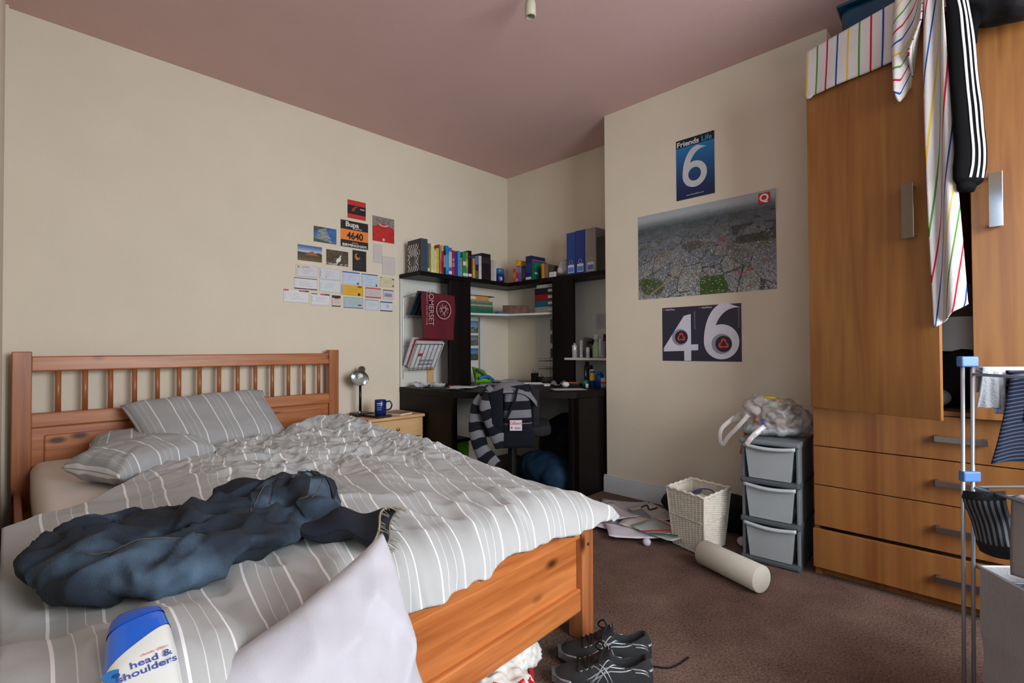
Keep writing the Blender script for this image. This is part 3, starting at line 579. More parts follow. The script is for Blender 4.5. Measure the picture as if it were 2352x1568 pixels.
# 46 poster
pc = E('poster', (2.145, -.44, .955), 'dark navy poster with the large white figures four and six', 'poster')
fcard('sheet', 1.890, 2.395, .955, 1.304, canvas(4, 4, '#2b2c40'), pc, rough=.35)
PW = mat('#d6d8e4', .45); PR = mat('#e04428', .5); PN = mat('#262638', .4)
def flat(pts, z=.001): # polygon on the chimney plane
    return [(Vector((x, YF - .001 - z, zz))) for x, zz in pts]
def poly(name, pts, m_, z=.0015, parent=pc, label=None):
    mb = MB(); a = [Vector((x, YF - z, zz)) for x, zz in pts]; b = [p + Vector((0, .0006, 0)) for p in a]; n = len(a)
    mb.add(a + b, [tuple(range(n)), tuple(range(2 * n - 1, n - 1, -1))] + [(i, n + i, n + (i + 1) % n, (i + 1) % n) for i in range(n)]); return O(name, mb, m_, parent, label=label)
six(pc, 2.276, 1.075, .107, .0018, .058, .345, PW, 1.0)
# the four: diagonal, bar and upright
poly('lettering', [(2.030, 1.255), (2.088, 1.262), (2.088, .957), (2.046, .957), (2.046, 1.00), (1.898, 1.015), (1.898, 1.030)][:0] + [(2.040, 1.245), (2.086, 1.255), (2.086, 1.060), (2.132, 1.062), (2.132, 1.024), (2.086, 1.022), (2.086, .957), (2.040, .957), (2.040, 1.020), (1.899, 1.016), (1.900, 1.040)], PW, .0018, label='white figure four')
for cx, cz, rr in ((2.012, 1.108, .054), (2.279, 1.062, .062)):
    circ = lambda R_, n=32, dx=0: [(cx + dx + R_ * math.cos(2 * PI * k / n), cz + R_ * math.sin(2 * PI * k / n)) for k in range(n)]
    poly('ball_print', circ(rr), mat('#8f93a6', .4), .0024); poly('ball_print', circ(rr * .80, dx=rr * .18), PN, .0030)
    for k in range(3):
        a = 2 * PI * k / 3 + PI / 2; ox, oz = cx + rr * .18 + rr * .27 * math.cos(a), cz + rr * .27 * math.sin(a)
        ring = [(ox + rr * .26 * math.cos(a + q), oz + rr * .26 * math.sin(a + q)) for q in np.linspace(-2.2, 2.2, 18)] + [(ox + rr * .10 * math.cos(a + q), oz + rr * .10 * math.sin(a + q)) for q in np.linspace(2.2, -2.2, 12)]
        poly('logo', ring, PR, .0036)
for x in (1.915, 2.157):
    text('NatWest', .017, (x, YF - .0018, 1.290), FY, mat('#c8c8d4', .5), pc, align='LEFT', bold=.01)
    poly('logo', [(x - .012 + .005 * math.cos(k), 1.291 + .005 * math.sin(k)) for k in np.linspace(0, 2 * PI, 10)[:-1]], PR, .0018)
for x in (2.112, 2.382): text('natwest.com/cricket', .014, (x, YF - .0018, 1.215), FY, mat('#9a9cb0', .5), pc, rot=-PI / 2)
# ================================================================ DESK
DK = wood('#0e0b0a', '#191413', 'z', .42, scale=.6, coat=0); PANW = mat('#cfd0ca', .55, var=.02)
desk = E('desk', (.7, -.7, 0), 'black-brown corner desk with a tall shelf unit standing in the alcove', 'desk')
O('desktop', MB().prism([(.005, -.005), (.005, -1.26), (.71, -1.29), (1.385, -.72), (1.425, -.44), (1.425, -.005)], .69, .735), DK, desk, bevel=.002)
O('side_panel', MB().prism([(.005, -1.258), (.66, -1.283), (.66, -1.243), (.005, -1.218)], 0, .69), DK, desk, bevel=.002)
O('side_panel', MB().box(1.37, 1.41, -.73, -.03, 0, .69), DK, desk, bevel=.002)
for a, b, c, d_ in ((.66, .712, -1.289, -1.235), (1.335, 1.37, -.75, -.68)):
    O('leg', MB().box(a, b, c, d_, 0, .69), DK, desk, bevel=.002)
O('top_shelf', MB().prism([(.005, -.005), (.005, -1.26), (.285, -1.26), (.245, -.245), (1.40, -.245), (1.425, -.20), (1.425, -.005)], 1.615, 1.65), DK, desk, bevel=.002)
O('column', MB().box(.215, .25, -.93, -.705, .735, 1.615), DK, desk, bevel=.002)
O('column', MB().box(.78, 1.0, -.25, -.215, .735, 1.615), DK, desk, bevel=.002)
O('back_panel', MB().box(.005, .018, -1.258, -.42, .735, 1.615), PANW, desk)
O('back_panel', MB().box(.40, 1.425, -.018, -.005, .735, 1.615), PANW, desk)
O('corner_batten', MB().box(.018, .03, -.40, -.33, .735, 1.34), PANW, desk)
O('back_panel', MB().box(.005, .018, -1.2, -.02, .40, .69), PANW, desk)
O('back_panel', MB().box(.02, 1.36, -.018, -.005, .40, .69), PANW, desk)
O('shelf', MB().prism([(.02, -.93), (.213, -.93), (.24, -.62), (.34, -.34), (.62, -.24), (.78, -.212), (.80, -.212), (.80, -.02), (.02, -.02)], 1.335, 1.353), PANW, desk, bevel=.002, label='thin white middle shelf')
O('shelf', MB().box(.925, 1.425, -.272, -.255, .945, .963).box(1.003, 1.425, -.255, -.02, .945, .963), PANW, desk, bevel=.002, label='small white side shelf')
O('side_panel', MB().box(1.408, 1.425, -.27, -.02, .735, .945), PANW, desk, label='white upright under the small shelf')

# ---------------------------------------------------------------- books on the top shelf, left run (spines face the room)
ZS = 1.6502
def bookL(y0, y1, h, col, label, x1=.262, dep=.15, band=None, cover=None, lab=False, lean=0):
    o = O('book', MB().box(x1 - dep, x1, y0 + .0006, y1 - .0006, ZS, ZS + h), mat(col, .45, var=.12, vscale=25), bevel=.0015, label=label, cat='book', group='books on the left run of the top shelf')
    if band:
        for (a, b, c) in band: O('spine_label', MB().box(x1, x1 + .0006, y0 + .002, y1 - .002, ZS + a * h, ZS + b * h), mat(c, .5), o)
    if cover:
        for (xa, xb, za, zb, c) in cover: O('cover_print', MB().box(x1 - dep + xa * dep, x1 - dep + xb * dep, y0 - .0002, y0 + .0005, ZS + za * h, ZS + zb * h), mat(c, .5), o)
    if lab: O('library_sticker', MB().box(x1, x1 + .0006, y0 + .001, y1 - .001, ZS + .01, ZS + .033), mat('#d4d6da', .6), o)
    return o
b0 = bookL(-1.225, -1.163, .262, '#36414f', 'large navy book with a zigzag black and white cover, first on the shelf', dep=.19, lab=False)
# its zigzag cover
im = canvas(44, 60, '#d0d0d4'); Y, X = np.mgrid[0:60, 0:44]; zz = ((X + abs(Y % 20 - 10)) // 4) % 2 == 0; im[zz] = rgb('#1a1a20'); im[:8] = rgb('#39434f'); im[18:28, 5:32] = rgb('#9a9a9e'); im[30:48, 8:28] = rgb('#4a4446'); im[39:48, 8:28] = rgb('#5c5a5e'); im[8:, 36:] = im[8:, 36:] * .4; im[20:30, 38:42] = rgb('#808088')
card('cover_print', (.078, -1.2262, ZS), UXX, UZ, .18, .262, im, b0)
for spec in [
 (-1.163, -1.146, .232, '#4a5c70', 'slim slate-blue book next to the zigzag one', None, None, True),
 (-1.146, -1.130, .190, '#918a14', 'thin olive yellow book before the cream ones', None, None, False),
 (-1.130, -1.098, .236, '#d3c89c', 'tall cream book on the left of the shelf', [(.1, .9, '#c4b98e')], None, False),
 (-1.098, -1.078, .185, '#c6bfae', 'short off-white book between the cream and the lime ones', None, None, False),
 (-1.078, -1.052, .205, '#b9b41a', 'lime yellow book with a white upper cover', None, [(.2, .95, .55, .98, '#d8d4c8'), (.2, .95, .1, .5, '#8f8a16')], False),
 (-1.052, -1.040, .238, '#a83c2c', 'thin brick red book taller than the lime one', None, None, False),
 (-1.040, -1.026, .232, '#8088ae', 'thin lavender spine beside the brick red book', [(.08, .5, '#b03040')], None, False),
 (-1.026, -1.006, .234, '#b01c24', 'red book with a yellow block across its top', [(.80, .99, '#d4b010'), (.05, .45, '#701018')], [(.1, .98, .80, .99, '#d4b010')], False),
 (-1.006, -.982, .195, '#17171b', 'black book with vertical white lettering beside the red and yellow one', [(.3, .8, '#8a8a90')], None, False),
 (-.982, -.952, .240, '#1f72b4', 'tall bright blue book in the left run', [(.15, .7, '#4a92c4')], None, False),
 (-.952, -.918, .228, '#3f62b0', 'blue book with a pale spine panel and a library sticker', [(.28, .85, '#a4b8ae')], None, True),
 (-.915, -.890, .210, '#a81c26', 'crimson book with pink spine marks', [(.35, .5, '#c87068'), (.56, .68, '#c87068')], None, False),
 (-.888, -.855, .206, '#1735a4', 'royal blue book right of the crimson one', None, None, False),
 (-.855, -.828, .214, '#3c90b8', 'sky blue book with an open curved cover', None, [(.1, .9, .4, .98, '#58a8c8')], False),
 (-.828, -.806, .160, '#8d7c74', 'short grey-brown book below the sky blue cover', None, None, False),
 (-.800, -.764, .214, '#0f8660', 'emerald green book with a white block on its spine', [(.46, .62, '#d8d2c4')], None, True),
 (-.764, -.744, .214, '#85801c', 'thin moss green book with a sticker', [(.4, .72, '#b0ac40')], None, True),
 (-.740, -.702, .232, '#15120f', 'black textbook with a round white sticker near its foot', [(.75, .78, '#4a4840')], None, True),
 (-.690, -.662, .170, '#b98345', 'short tan book beside the black textbook', [(.1, .4, '#c89a3a')], None, False),
 (-.660, -.622, .196, '#5b6c9c', 'book with a blue sky cover over a dark green foot', [(.0, .35, '#4c5a2c'), (.35, .62, '#1a1c20')], None, False),
 (-.620, -.588, .203, '#c8c2c4', 'white spined book before the thick black folder', None, None, False),
 (-.586, -.478, .232, '#191215', 'very thick black book with a small grey title at its top', [(.62, .84, '#2a2428')], None, False),
 (-.472, -.440, .185, '#b3aaa6', 'first pale grey book right of the very thick black one', None, None, False),
 (-.438, -.408, .180, '#c4bcb8', 'last pale grey book of the left run, next to the blue jar', None, None, False)]:
    bookL(spec[0], spec[1], spec[2], spec[3], spec[4], band=spec[5], cover=spec[6], lab=spec[7])
O('bookend', MB().tube([(.245, -1.27, ZS + .001), (.245, -1.27, ZS + .18), (.10, -1.27, ZS + .18), (.10, -1.27, ZS + .001)], .0012, 6).tube([(.245, -1.27, ZS + .0012), (.245, -1.232, ZS + .0012), (.10, -1.232, ZS + .0012), (.10, -1.27, ZS + .0012)], .0012, 6), mat('#8a8680', .4, .7), label='thin wire bookend at the left end of the top shelf', cat='bookend')
jar = E('jar', (.20, -.315, ZS), 'blue storage jar with a paler blue lid in the corner of the top shelf', 'jar')
O('body', MB().lathe([(.001, 0), (.044, 0), (.048, .006), (.050, .05), (.047, .075), (.001, .076)], TR((.20, -.315, ZS)), 24), mat('#152a6c', .25), jar, smooth=True)
O('lid', MB().lathe([(.001, 0), (.046, 0), (.047, .045), (.043, .052), (.001, .053)], TR((.20, -.315, ZS + .076)), 24), mat('#2f6c9c', .3), jar, smooth=True)
O('label', MB().box(.243, .2525, -.345, -.325, ZS + .015, ZS + .045, None), mat('#b4c4e0', .5), jar)

def bookR(x0, x1, h, col, label, y1=-.236, dep=.15, band=None, cover=None, lab=False):
    o = O('book', MB().box(x0 + .0006, x1 - .0006, y1, y1 + dep, ZS, ZS + h), mat(col, .45, var=.12, vscale=25), bevel=.0015, label=label, cat='book', group='books on the right run of the top shelf')
    if band:
        for (a, b, c) in band: O('spine_label', MB().box(x0 + .002, x1 - .002, y1 - .0006, y1, ZS + a * h, ZS + b * h), mat(c, .5), o)
    if cover:
        for (ya, yb, za, zb, c) in cover: O('cover_print', MB().box(x1 - .0005, x1 + .0004, y1 + ya * dep, y1 + yb * dep, ZS + za * h, ZS + zb * h), mat(c, .5), o)
    if lab: O('library_sticker', MB().box(x0 + .003, x1 - .003, y1 - .0006, y1, ZS + .008, ZS + .03), mat('#d4d6da', .6), o)
bookR(.300, .342, .125, '#b9603f', 'short rust orange book right of the blue jar', band=[(.3, .7, '#cc8058')])
bookR(.343, .362, .200, '#d22a1c', 'red book with a yellow top and cover', band=[(.72, .98, '#d8b010'), (.45, .66, '#d89080')], cover=[(.02, .98, .66, .98, '#dcae10')], lab=True)
bookR(.363, .410, .145, '#6c5a98', 'purple paperback between red and black books', band=[(.55, .92, '#8a7cb0')])
bookR(.412, .458, .135, '#19191b', 'short black book with small white spine print', band=[(.15, .85, '#3c3c40')])
bookR(.462, .532, .218, '#171c54', 'big navy textbook with a red stripe across its cover', dep=.19, band=[(.3, .7, '#2c3470')], cover=[(.08, .95, .78, .86, '#b04058')], lab=True)
bookR(.536, .560, .170, '#0f5c4a', 'green textbook in front of the navy one', dep=.19, y1=-.240, cover=[(.1, .3, .3, .4, '#a8c0b8'), (.5, .7, .25, .35, '#101c18'), (.1, .95, .6, .9, '#147058')])
bookR(.650, .682, .128, '#d07a20', 'orange spined paperback with a brown cover', band=[(.0, 1, '#d88428')], cover=[(.02, .98, .02, .98, '#5b4a3c')])
bookR(.685, .722, .120, '#7a6a58', 'small brown book beside the orange spined one', cover=[(.02, .98, .02, .98, '#4f4236')])
# crumpled clear bag and a small white box
cb = cushion((.75, -.15, ZS + .01), (.90, -.14, ZS + .01), (.885, -.10, ZS + .165), (.80, -.12, ZS + .15), .12, nu=24, nv=20, wr=.02, seed=5)
O('plastic_bag', cb, mat('#b4aeb0', .25, var=.35, vscale=30), smooth=True, weld=True, label='crumpled clear plastic bag between the books and the blue magazine files', cat='bag')
O('box', MB().box(.735, .80, -.236, -.215, ZS, ZS + .045), mat('#cfccc4', .6, var=.1), bevel=.002, label='tiny white box at the edge of the top shelf before the clear bag', cat='box')
def mfile(x0, x1, h, col, labcol, label, spec=.35):
    r = E('magazine_file', ((x0 + x1) / 2, -.12, ZS), label, 'file box', 'magazine files on the top shelf')
    mb = MB(); t = .002; y0, y1 = -.238, -.01
    mb.box(x0 + .001, x1 - .001, y0, y0 + t, ZS, ZS + h).box(x0 + .001, x1 - .001, y1 - t, y1, ZS, ZS + h).box(x0 + .001, x0 + .003, y0 + t, y1 - t, ZS, ZS + h).box(x1 - .003, x1 - .001, y0 + t, y1 - t, ZS, ZS + h).box(x0 + .003, x1 - .003, y0 + t, y1 - t, ZS, ZS + t).box(x0 + .003, x1 - .003, y0 + t, y1 - t, ZS + h - t, ZS + h)
    O('body', mb, mat(col, spec, var=.05), r)
    xm = (x0 + x1) / 2
    O('finger_ring', MB().lathe([(.014, 0), (.019, 0), (.019, .002), (.014, .002), (.014, 0)], TR((xm, y0, ZS + .098)) @ Matrix.Rotation(PI / 2, 4, 'X'), 20, False), mat('#9aa0a8', .25, .8), r)
    l = O('label', MB().box(xm - .031, xm + .031, y0 - .001, y0, ZS + .012, ZS + .078), mat('#ced6e4', .5), r)
    O('label_print', MB().box(xm - .028, xm + .028, y0 - .0016, y0 - .001, ZS + .018, ZS + .058), mat(labcol, .5), l)
mfile(.930, 1.020, .345, '#0f3f86', '#6a78c4', 'left blue magazine file at the right end of the top shelf')
mfile(1.022, 1.118, .350, '#102f80', '#4a86c4', 'right blue magazine file, beside the clear one')
mfile(1.120, 1.222, .350, '#8b8580', '#5472c4', 'translucent grey magazine file next to the blue pair')
O('box', MB().box(1.228, 1.33, -.225, -.02, ZS, ZS + .27), mat('#171c12', .4, var=.5, vscale=12), bevel=.003, label='dark green and black box at the right end of the top shelf', cat='box')

# ---------------------------------------------------------------- middle shelf
ZM = 1.3532
pz = ZM; fr = random.Random(4)
for i, (th, col, nm, lb, cat_) in enumerate([(.040, '#10604a', 'folder', 'bottom dark green folder of the stack on the middle shelf', 'folder'), (.022, '#48604c', 'folder', 'grey-green folder second from the bottom of the stack', 'folder'), (.016, '#8c9c8a', 'folder', 'pale green folder in the middle of the stack', 'folder'), (.022, '#5c6e54', 'folder', 'olive green folder under the brown box', 'folder'), (.014, '#7a8870', 'folder', 'worn light olive folder directly below the brown box', 'folder'), (.040, '#bb8c50', 'document_box', 'brown card document box with a white label atop the green folders', 'box'), (.006, '#4a2620', 'folder', 'thin maroon folder sticking out over the brown box', 'folder')]):
    M_ = TR((.125, -.71, 0), fr.uniform(-.04, .04)); w_ = .105 + fr.uniform(-.004, 0)
    l_ = .20 if i < 5 else (.17 if i == 5 else .215)
    o = O(nm, MB().box(-w_ + .0, w_ - .01, -.17, .10 + l_ - (.02 if i == 5 else .0), pz + .0003, pz + th, M_), mat(col, .6, var=.15, vscale=20), bevel=.001, label=lb, cat=cat_)
    if i == 5: O('label', MB().box(w_ - .01, w_ - .009, -.02, .09, pz + .008, pz + .032, M_), mat('#c8ccd0', .5), o)
    pz += th
RM = TR((.30, -.22, 0), .78)
O('magazine', MB().box(-.10, .10, -.07, .07, ZM, ZM + .012, RM), mat('#5c4c50', .6, var=.3, vscale=20), label='flat magazine under the brown patterned box on the middle shelf', cat='magazine')
O('patterned_box', MB().box(-.105, .13, -.05, .05, ZM + .0125, ZM + .082, RM), mat('#5a2c18', .5, var=.8, vscale=35), bevel=.002, label='brown mottled box in the corner of the middle shelf', cat='box')
O('packet', MB().box(.255, .30, -.42, -.37, ZM + .002, ZM + .022), mat('#1f6cb0', .4), bevel=.003, label='small bright blue packet at the tip of the green folders', cat='packet')
O('packet', MB().box(.285, .31, -.40, -.36, ZM + .0005, ZM + .009), mat('#b04a34', .4), bevel=.002, label='small red packet on the front edge of the middle shelf', cat='packet')
pz = ZM
for col, lb in (('#8a8682', 'grey lever file at the bottom of the stacked files'), ('#0f5a66', 'teal lever file second from the bottom of the stack'), ('#8c0f1c', 'red lever file second from the top of the stack'), ('#17122a', 'very dark purple lever file near the top of the stack')):
    r = E('lever_file', (.66, -.12, pz), lb, 'file', 'lever files lying on the middle shelf')
    O('cover', MB().box(.545, .775, -.205, -.04, pz + .0003, pz + .003).box(.545, .775, -.205, -.04, pz + .051, pz + .054).box(.545, .775, -.207, -.200, pz + .003, pz + .051), mat(col, .4, var=.08), r, bevel=.001)
    O('pages', MB().box(.549, .772, -.198, -.045, pz + .0035, pz + .050), mat('#b8b4b0', .8), r)
    O('label', MB().tube([(.700, -.2085, pz + .027), (.768, -.2085, pz + .027)], [.0125, .0125], 10, flat=.08, up=(0, 1, 0)), mat('#c4c8c8', .5), r)
    pz += .0545
O('paper_stack', MB().box(.56, .77, -.20, -.05, pz + .0004, pz + .030), mat('#a8aca4', .8, var=.1, vscale=40), label='sheaf of pale papers on top of the stacked lever files', cat='paper')

# ---------------------------------------------------------------- postcards on the white panels
pc_cols = [('#4a7ca8', '#2c3a24', '#8a94a8', 'postcard of a pale castle above green fields, topmost of three beside the left column'), ('#5c6468', '#4a4030', '#7c8c94', 'grey-brown postcard in the middle beside the left column'), ('#2c66ac', '#3a3a28', '#5c6a70', 'blue sky postcard, lowest of three beside the left column')]
for k, ((z0, z1), cc) in enumerate(zip(((1.187, 1.300), (1.070, 1.165), (.935, 1.045)), pc_cols)):
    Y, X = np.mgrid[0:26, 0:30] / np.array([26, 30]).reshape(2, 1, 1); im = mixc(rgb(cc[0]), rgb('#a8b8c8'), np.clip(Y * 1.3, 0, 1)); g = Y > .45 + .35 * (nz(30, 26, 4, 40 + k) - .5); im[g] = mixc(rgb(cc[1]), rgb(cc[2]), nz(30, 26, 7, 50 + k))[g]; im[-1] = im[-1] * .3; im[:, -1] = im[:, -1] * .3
    card('postcard', (.0195, -.60, z0), UY, UZ, .183, z1 - z0, im, label=cc[3], cat='postcard', group='postcards on the desk back panel')
for k, (z0, z1, ca, cb_, lb) in enumerate(((1.205, 1.305, '#3a4450', '#7a8898', 'dark postcard at the top beside the right column'), (1.085, 1.17, '#5a3a34', '#8a6a5c', 'reddish brown postcard in the middle beside the right column'), (.955, 1.04, '#241c18', '#5a4a3c', 'brown postcard, lowest beside the right column'))):
    im = mixc(rgb(ca), rgb(cb_), nz(24, 20, 6, 60 + k)); card('postcard', (.565, -.0195, z0), UXX, UZ, .15, z1 - z0, im, label=lb, cat='postcard', group='postcards on the desk back panel')
for x0, z0, lb in ((1.07, 1.20, 'faint grey note stuck on the white panel right of the column'), (1.20, 1.27, 'second faint note nearer the chimney breast on the white panel')):
    im = canvas(20, 26, '#b6b7bb'); im[4:22:3, 3:16] = rgb('#9c9da4'); card('note', (x0, -.0195, z0), UXX, UZ, .10, .13, im, label=lb, cat='note')

# ---------------------------------------------------------------- wire rack with magazines, maroon bag
CHR = mat('#7c7e80', .3, .7)
wr_ = E('wire_rack', (.1, -1.1, .80), 'two-tier silver wire magazine rack on the white panel above the desk', 'rack')
mb = MB()
for y in (-1.235, -.985):
    mb.tube([(.024, y, .80), (.024, y, 1.46)], .0035, 8)
for z in (1.47, 1.10):
    pass
O('frame', mb, CHR, wr_)
for zt, zb in ((1.485, 1.30), (1.08, .87)):
    mb = MB()
    for k in range(7):
        y = -1.235 + k * .0417; mb.tube([(.024, y, zb), (.10, y, zb - .0), (.225, y, zt)], .002, 6)
    mb.tube([(.225, -1.235, zt), (.225, -.985, zt)], .003, 6).tube([(.10, -1.235, zb), (.10, -.985, zb)], .003, 6)
    mb.tube([(.024, -1.235, zt - .02), (.225, -1.235, zt)], .0025, 6).tube([(.024, -.985, zt - .02), (.225, -.985, zt)], .0025, 6)
    O('basket', mb, CHR, wr_)
def slab(p, q, th, y0, y1, up=0):  # a magazine leaning in the rack: from p=(x,z) to q=(x,z)
    n = Vector((-(q[1] - p[1]), q[0] - p[0])).normalized() * th; mb = MB()
    vs = [(p[0], y0, p[1]), (q[0], y0, q[1]), (q[0] + n.x, y0, q[1] + n.y), (p[0] + n.x, y0, p[1] + n.y)]; vs += [(x, y1, z) for x, _, z in vs]
    return mb.add(vs, [(0, 1, 2, 3), (7, 6, 5, 4), (0, 4, 5, 1), (1, 5, 6, 2), (2, 6, 7, 3), (3, 7, 4, 0)])
O('magazine', slab((.095, 1.315), (.222, 1.495), .012, -1.228, -1.06), mat('#17333a', .4, var=.6, vscale=14), label='dark teal magazine in the upper tier of the wire rack', cat='magazine')
for k, (c_, lb) in enumerate((('#d4d4da', 'front white magazine in the lower tier of the wire rack'), ('#c8c8ce', 'second pale magazine in the lower tier of the wire rack'), ('#b81c28', 'magazine with a red edge in the lower tier of the wire rack'), ('#c4c6d0', 'rearmost pale sheaf sticking out left in the lower tier'))):
    o_ = .008 + k * .014
    m_ = O('magazine', slab((.105 - o_, .885 + o_ * .5), (.228 - o_, 1.083 + o_ * .9), .012, -1.23 - (.02 if k == 3 else 0), -.965 - (.05 if k == 3 else .005 * k)), mat(c_, .4, var=.1, vscale=18), label=lb, cat='magazine', group='magazines in the lower tier')
    if k == 0:
        O('cover_print', slab((.165, .983), (.180, 1.006), -.0008, -1.19, -1.15), mat('#c03048', .4), m_)
        for q in range(2): O('cover_print', slab((.120 + q * .018, .911 + q * .029), (.129 + q * .018, .925 + q * .029), -.0008, -1.16, -1.03), mat('#8a8c94', .4), m_)
MAR = mat('#5c1220', .85, bump=.15, bscale=200, var=.06)
bg = E('cloth_bag', (.29, -1.06, 1.125), 'maroon cloth bag printed SOMERSET hanging beside the left column', 'bag')
O('cloth', MB().grid(lambda u, v: Vector((.262 + .012 * math.sin(u * 5 + v * 2) * (1 - v) + .006 * math.sin(v * 7 + u * 3), -1.228 + .335 * u + .012 * (1 - v) * (1 - u), 1.492 - .370 * (1 - v) - .012 * u)), 24, 24), MAR, bg, smooth=True, solid=.008)
TX = mat('#b08c90', .8)
text('SOMERSET', .068, (.286, -1.150, 1.365), FX, TX, bg, rot=-PI / 2, sx=.88, bold=.005); text('COUNTY CRICKET CLUB', .022, (.286, -1.190, 1.36), FX, TX, bg, rot=-PI / 2, sx=1.05)
ring = MB().lathe([(.068, 0), (.076, 0), (.076, .001), (.068, .001), (.068, 0)], Matrix.Translation((.2865, -1.025, 1.355)) @ FX, 36, False)
for k in range(9):
    a = k * 2.4; b_ = a + 1.1 + .5 * math.sin(k); ring.tube([(.2868, -1.025 + .05 * math.cos(a), 1.355 + .05 * math.sin(a)), (.2868, -1.025 + .018 * math.cos(b_), 1.355 + .018 * math.sin(b_)), (.2868, -1.025 + .045 * math.cos(b_ + 1), 1.355 + .045 * math.sin(b_ + 1))], .0022, 5)
O('emblem', ring, TX, bg)
O('wooden_batten', MB().box(.02, .03, -1.0, -.935, .736, .98), BIRCH, label='pale wooden board standing behind the left column on the desk', cat='board')

# ---------------------------------------------------------------- things on the desktop
ZD = .7352
pr_ = random.Random(9)
def sheet(cx, cy, z, w, h, rz, col, label, cat='paper', name='sheet_of_paper', th=.0015, group=None, curl=.0):
    M_ = TR((cx, cy, z), rz)
    mb = MB(); mb.grid(lambda u, v: M_ @ Vector(((u - .5) * w, (v - .5) * h, th + curl * (abs(u - .5) * 2) ** 3 + curl * .5 * noise.noise(Vector((u * 3 + cx * 9, v * 3, z))))), 8, 8)
    return O(name, mb, mat(col, .7, var=.05), solid=th, smooth=True, label=label, cat=cat, group=group)
def stack_thing(name, cx, cy, z0, w, h, th, rz, col, label, cat, **k): return O(name, MB().box(-w / 2, w / 2, -h / 2, h / 2, z0, z0 + th, TR((cx, cy, 0), rz)), mat(col, .55, var=k.pop('var', .12), vscale=20), bevel=.0015, label=label, cat=cat, **k)
sheet(.20, -1.16, ZD + .004, .15, .10, .3, '#c4c6d4', 'crumpled white paper at the left end of the desk', curl=.03)
sheet(.34, -1.13, ZD + .004, .12, .10, -.4, '#a8aca8', 'crumpled grey tissue left of the black folder on the desk', curl=.035)
stack_thing('folder', .50, -1.14, ZD, .25, .17, .010, .7, '#17181c', 'black folder at the left front of the desk', 'folder')
stack_thing('notepad', .56, -1.05, ZD + .0105, .18, .11, .008, .5, '#c8ccd4', 'white notepad with a blue end lying on the black folder', 'notepad')
stack_thing('packet', .42, -1.02, ZD, .10, .05, .018, .9, '#8c2c28', 'small red packet beside the left column on the desk', 'packet')
stack_thing('booklet', .60, -1.18, ZD + .0105, .10, .05, .004, .2, '#a8a4a0', 'grey booklet at the front edge of the black folder', 'booklet')
# green blue pouch
pm = cushion((.30, -.70, ZD + .012), (.36, -.57, ZD + .012), (.25, -.555, ZD + .115), (.20, -.655, ZD + .15), .07, nu=22, nv=22, wr=.008, seed=31)
bgp = O('pouch', pm, mat('#5c9a14', .5, var=.15, vscale=16), smooth=True, weld=True, label='lime green and blue pouch beside the left column on the desk', cat='pouch')
O('trim', MB().tube(bez([(.345, -.70, ZD + .055), (.37, -.63, ZD + .07), (.375, -.56, ZD + .035)]), .014, 10), mat('#146a9c', .5), bgp, smooth=True)
O('trim', MB().tube(bez([(.29, -.68, ZD + .13), (.31, -.65, ZD + .10), (.35, -.62, ZD + .065)]), .011, 8), mat('#1c2c5c', .5), bgp, smooth=True)
stack_thing('notebook', .40, -.60, ZD, .20, .16, .012, .8, '#6a7478', 'grey notebook lying under the green pouch', 'notebook')
sheet(.50, -.76, ZD + .002, .20, .12, .6, '#b0b0b4', 'loose grey sheet at the front of the desk left of the chair')
sheet(.57, -.80, ZD + .005, .12, .05, .5, '#c8c8cc', 'narrow white sheet on top of the loose grey sheet')
for y_, lb in ((-.395, 'left one of two tiny white cups behind the papers'), (-.355, 'right one of two tiny white cups behind the papers')): O('cup', MB().lathe([(.001, 0), (.014, 0), (.016, .026), (.014, .026), (.012, .004), (.001, .004)], TR((.26 - (y_ + .375), y_, ZD)), 14), mat('#d4d4d0', .4), label=lb, cat='cup', smooth=True)
lp = E('laptop', (.42, -.40, ZD), 'black laptop lying flat behind the white papers on the desk', 'laptop')
O('body', MB().box(-.17, .17, -.12, .12, ZD, ZD + .013, TR((.42, -.38, 0), .785)), mat('#0e0e10', .3), lp, bevel=.003)
O('lid', MB().box(-.17, .17, -.12, .12, ZD + .0135, ZD + .023, TR((.42, -.38, 0), .785)), mat('#131316', .3), lp, bevel=.003)
sheet(.50, -.50, ZD + .026, .14, .10, .75, '#d2d3e0', 'bright white-lilac paper on the desk behind the chair', th=.003)
stack_thing('paper_stack', .64, -.41, ZD, .24, .07, .018, .78, '#cfcdc0', 'long cream paper pad beside the black laptop', 'paper', var=.05)
pot = E('pen_pot', (.52, -.17, ZD), 'black pen pot beside the wire letter tray', 'pen pot')
O('pot', MB().box(.485, .545, -.20, -.15, ZD, ZD + .085), BLK, pot, bevel=.003)
for k, (dx, c_) in enumerate(((.0, '#14141a'), (.02, '#2a2a30'), (.035, '#1c1c44'))): O('pen', MB().tube([(.495 + dx, -.175, ZD + .02), (.49 + dx * 1.3, -.175 + .005 * k, ZD + .12 - .012 * k)], .0035, 6), mat(c_, .4), pot)
pot2 = O('pen_pot', MB().box(.57, .615, -.21, -.165, ZD, ZD + .055), BLK, label='lower black pot with pencils between pen pot and letter tray', cat='pen pot', bevel=.003)
for k in range(3): O('pencil', MB().tube([(.58 + .012 * k, -.19, ZD + .03), (.575 + .02 * k, -.185, ZD + .09 - .008 * k)], .003, 6), mat(('#a88c50', '#3c3c30', '#6a5a40')[k], .5), pot2)
lt = E('letter_tray', (.68, -.13, ZD), 'three-level grey wire letter tray against the desk back panel', 'letter tray')
x0, x1, y0, y1 = .575, .765, -.20, -.03
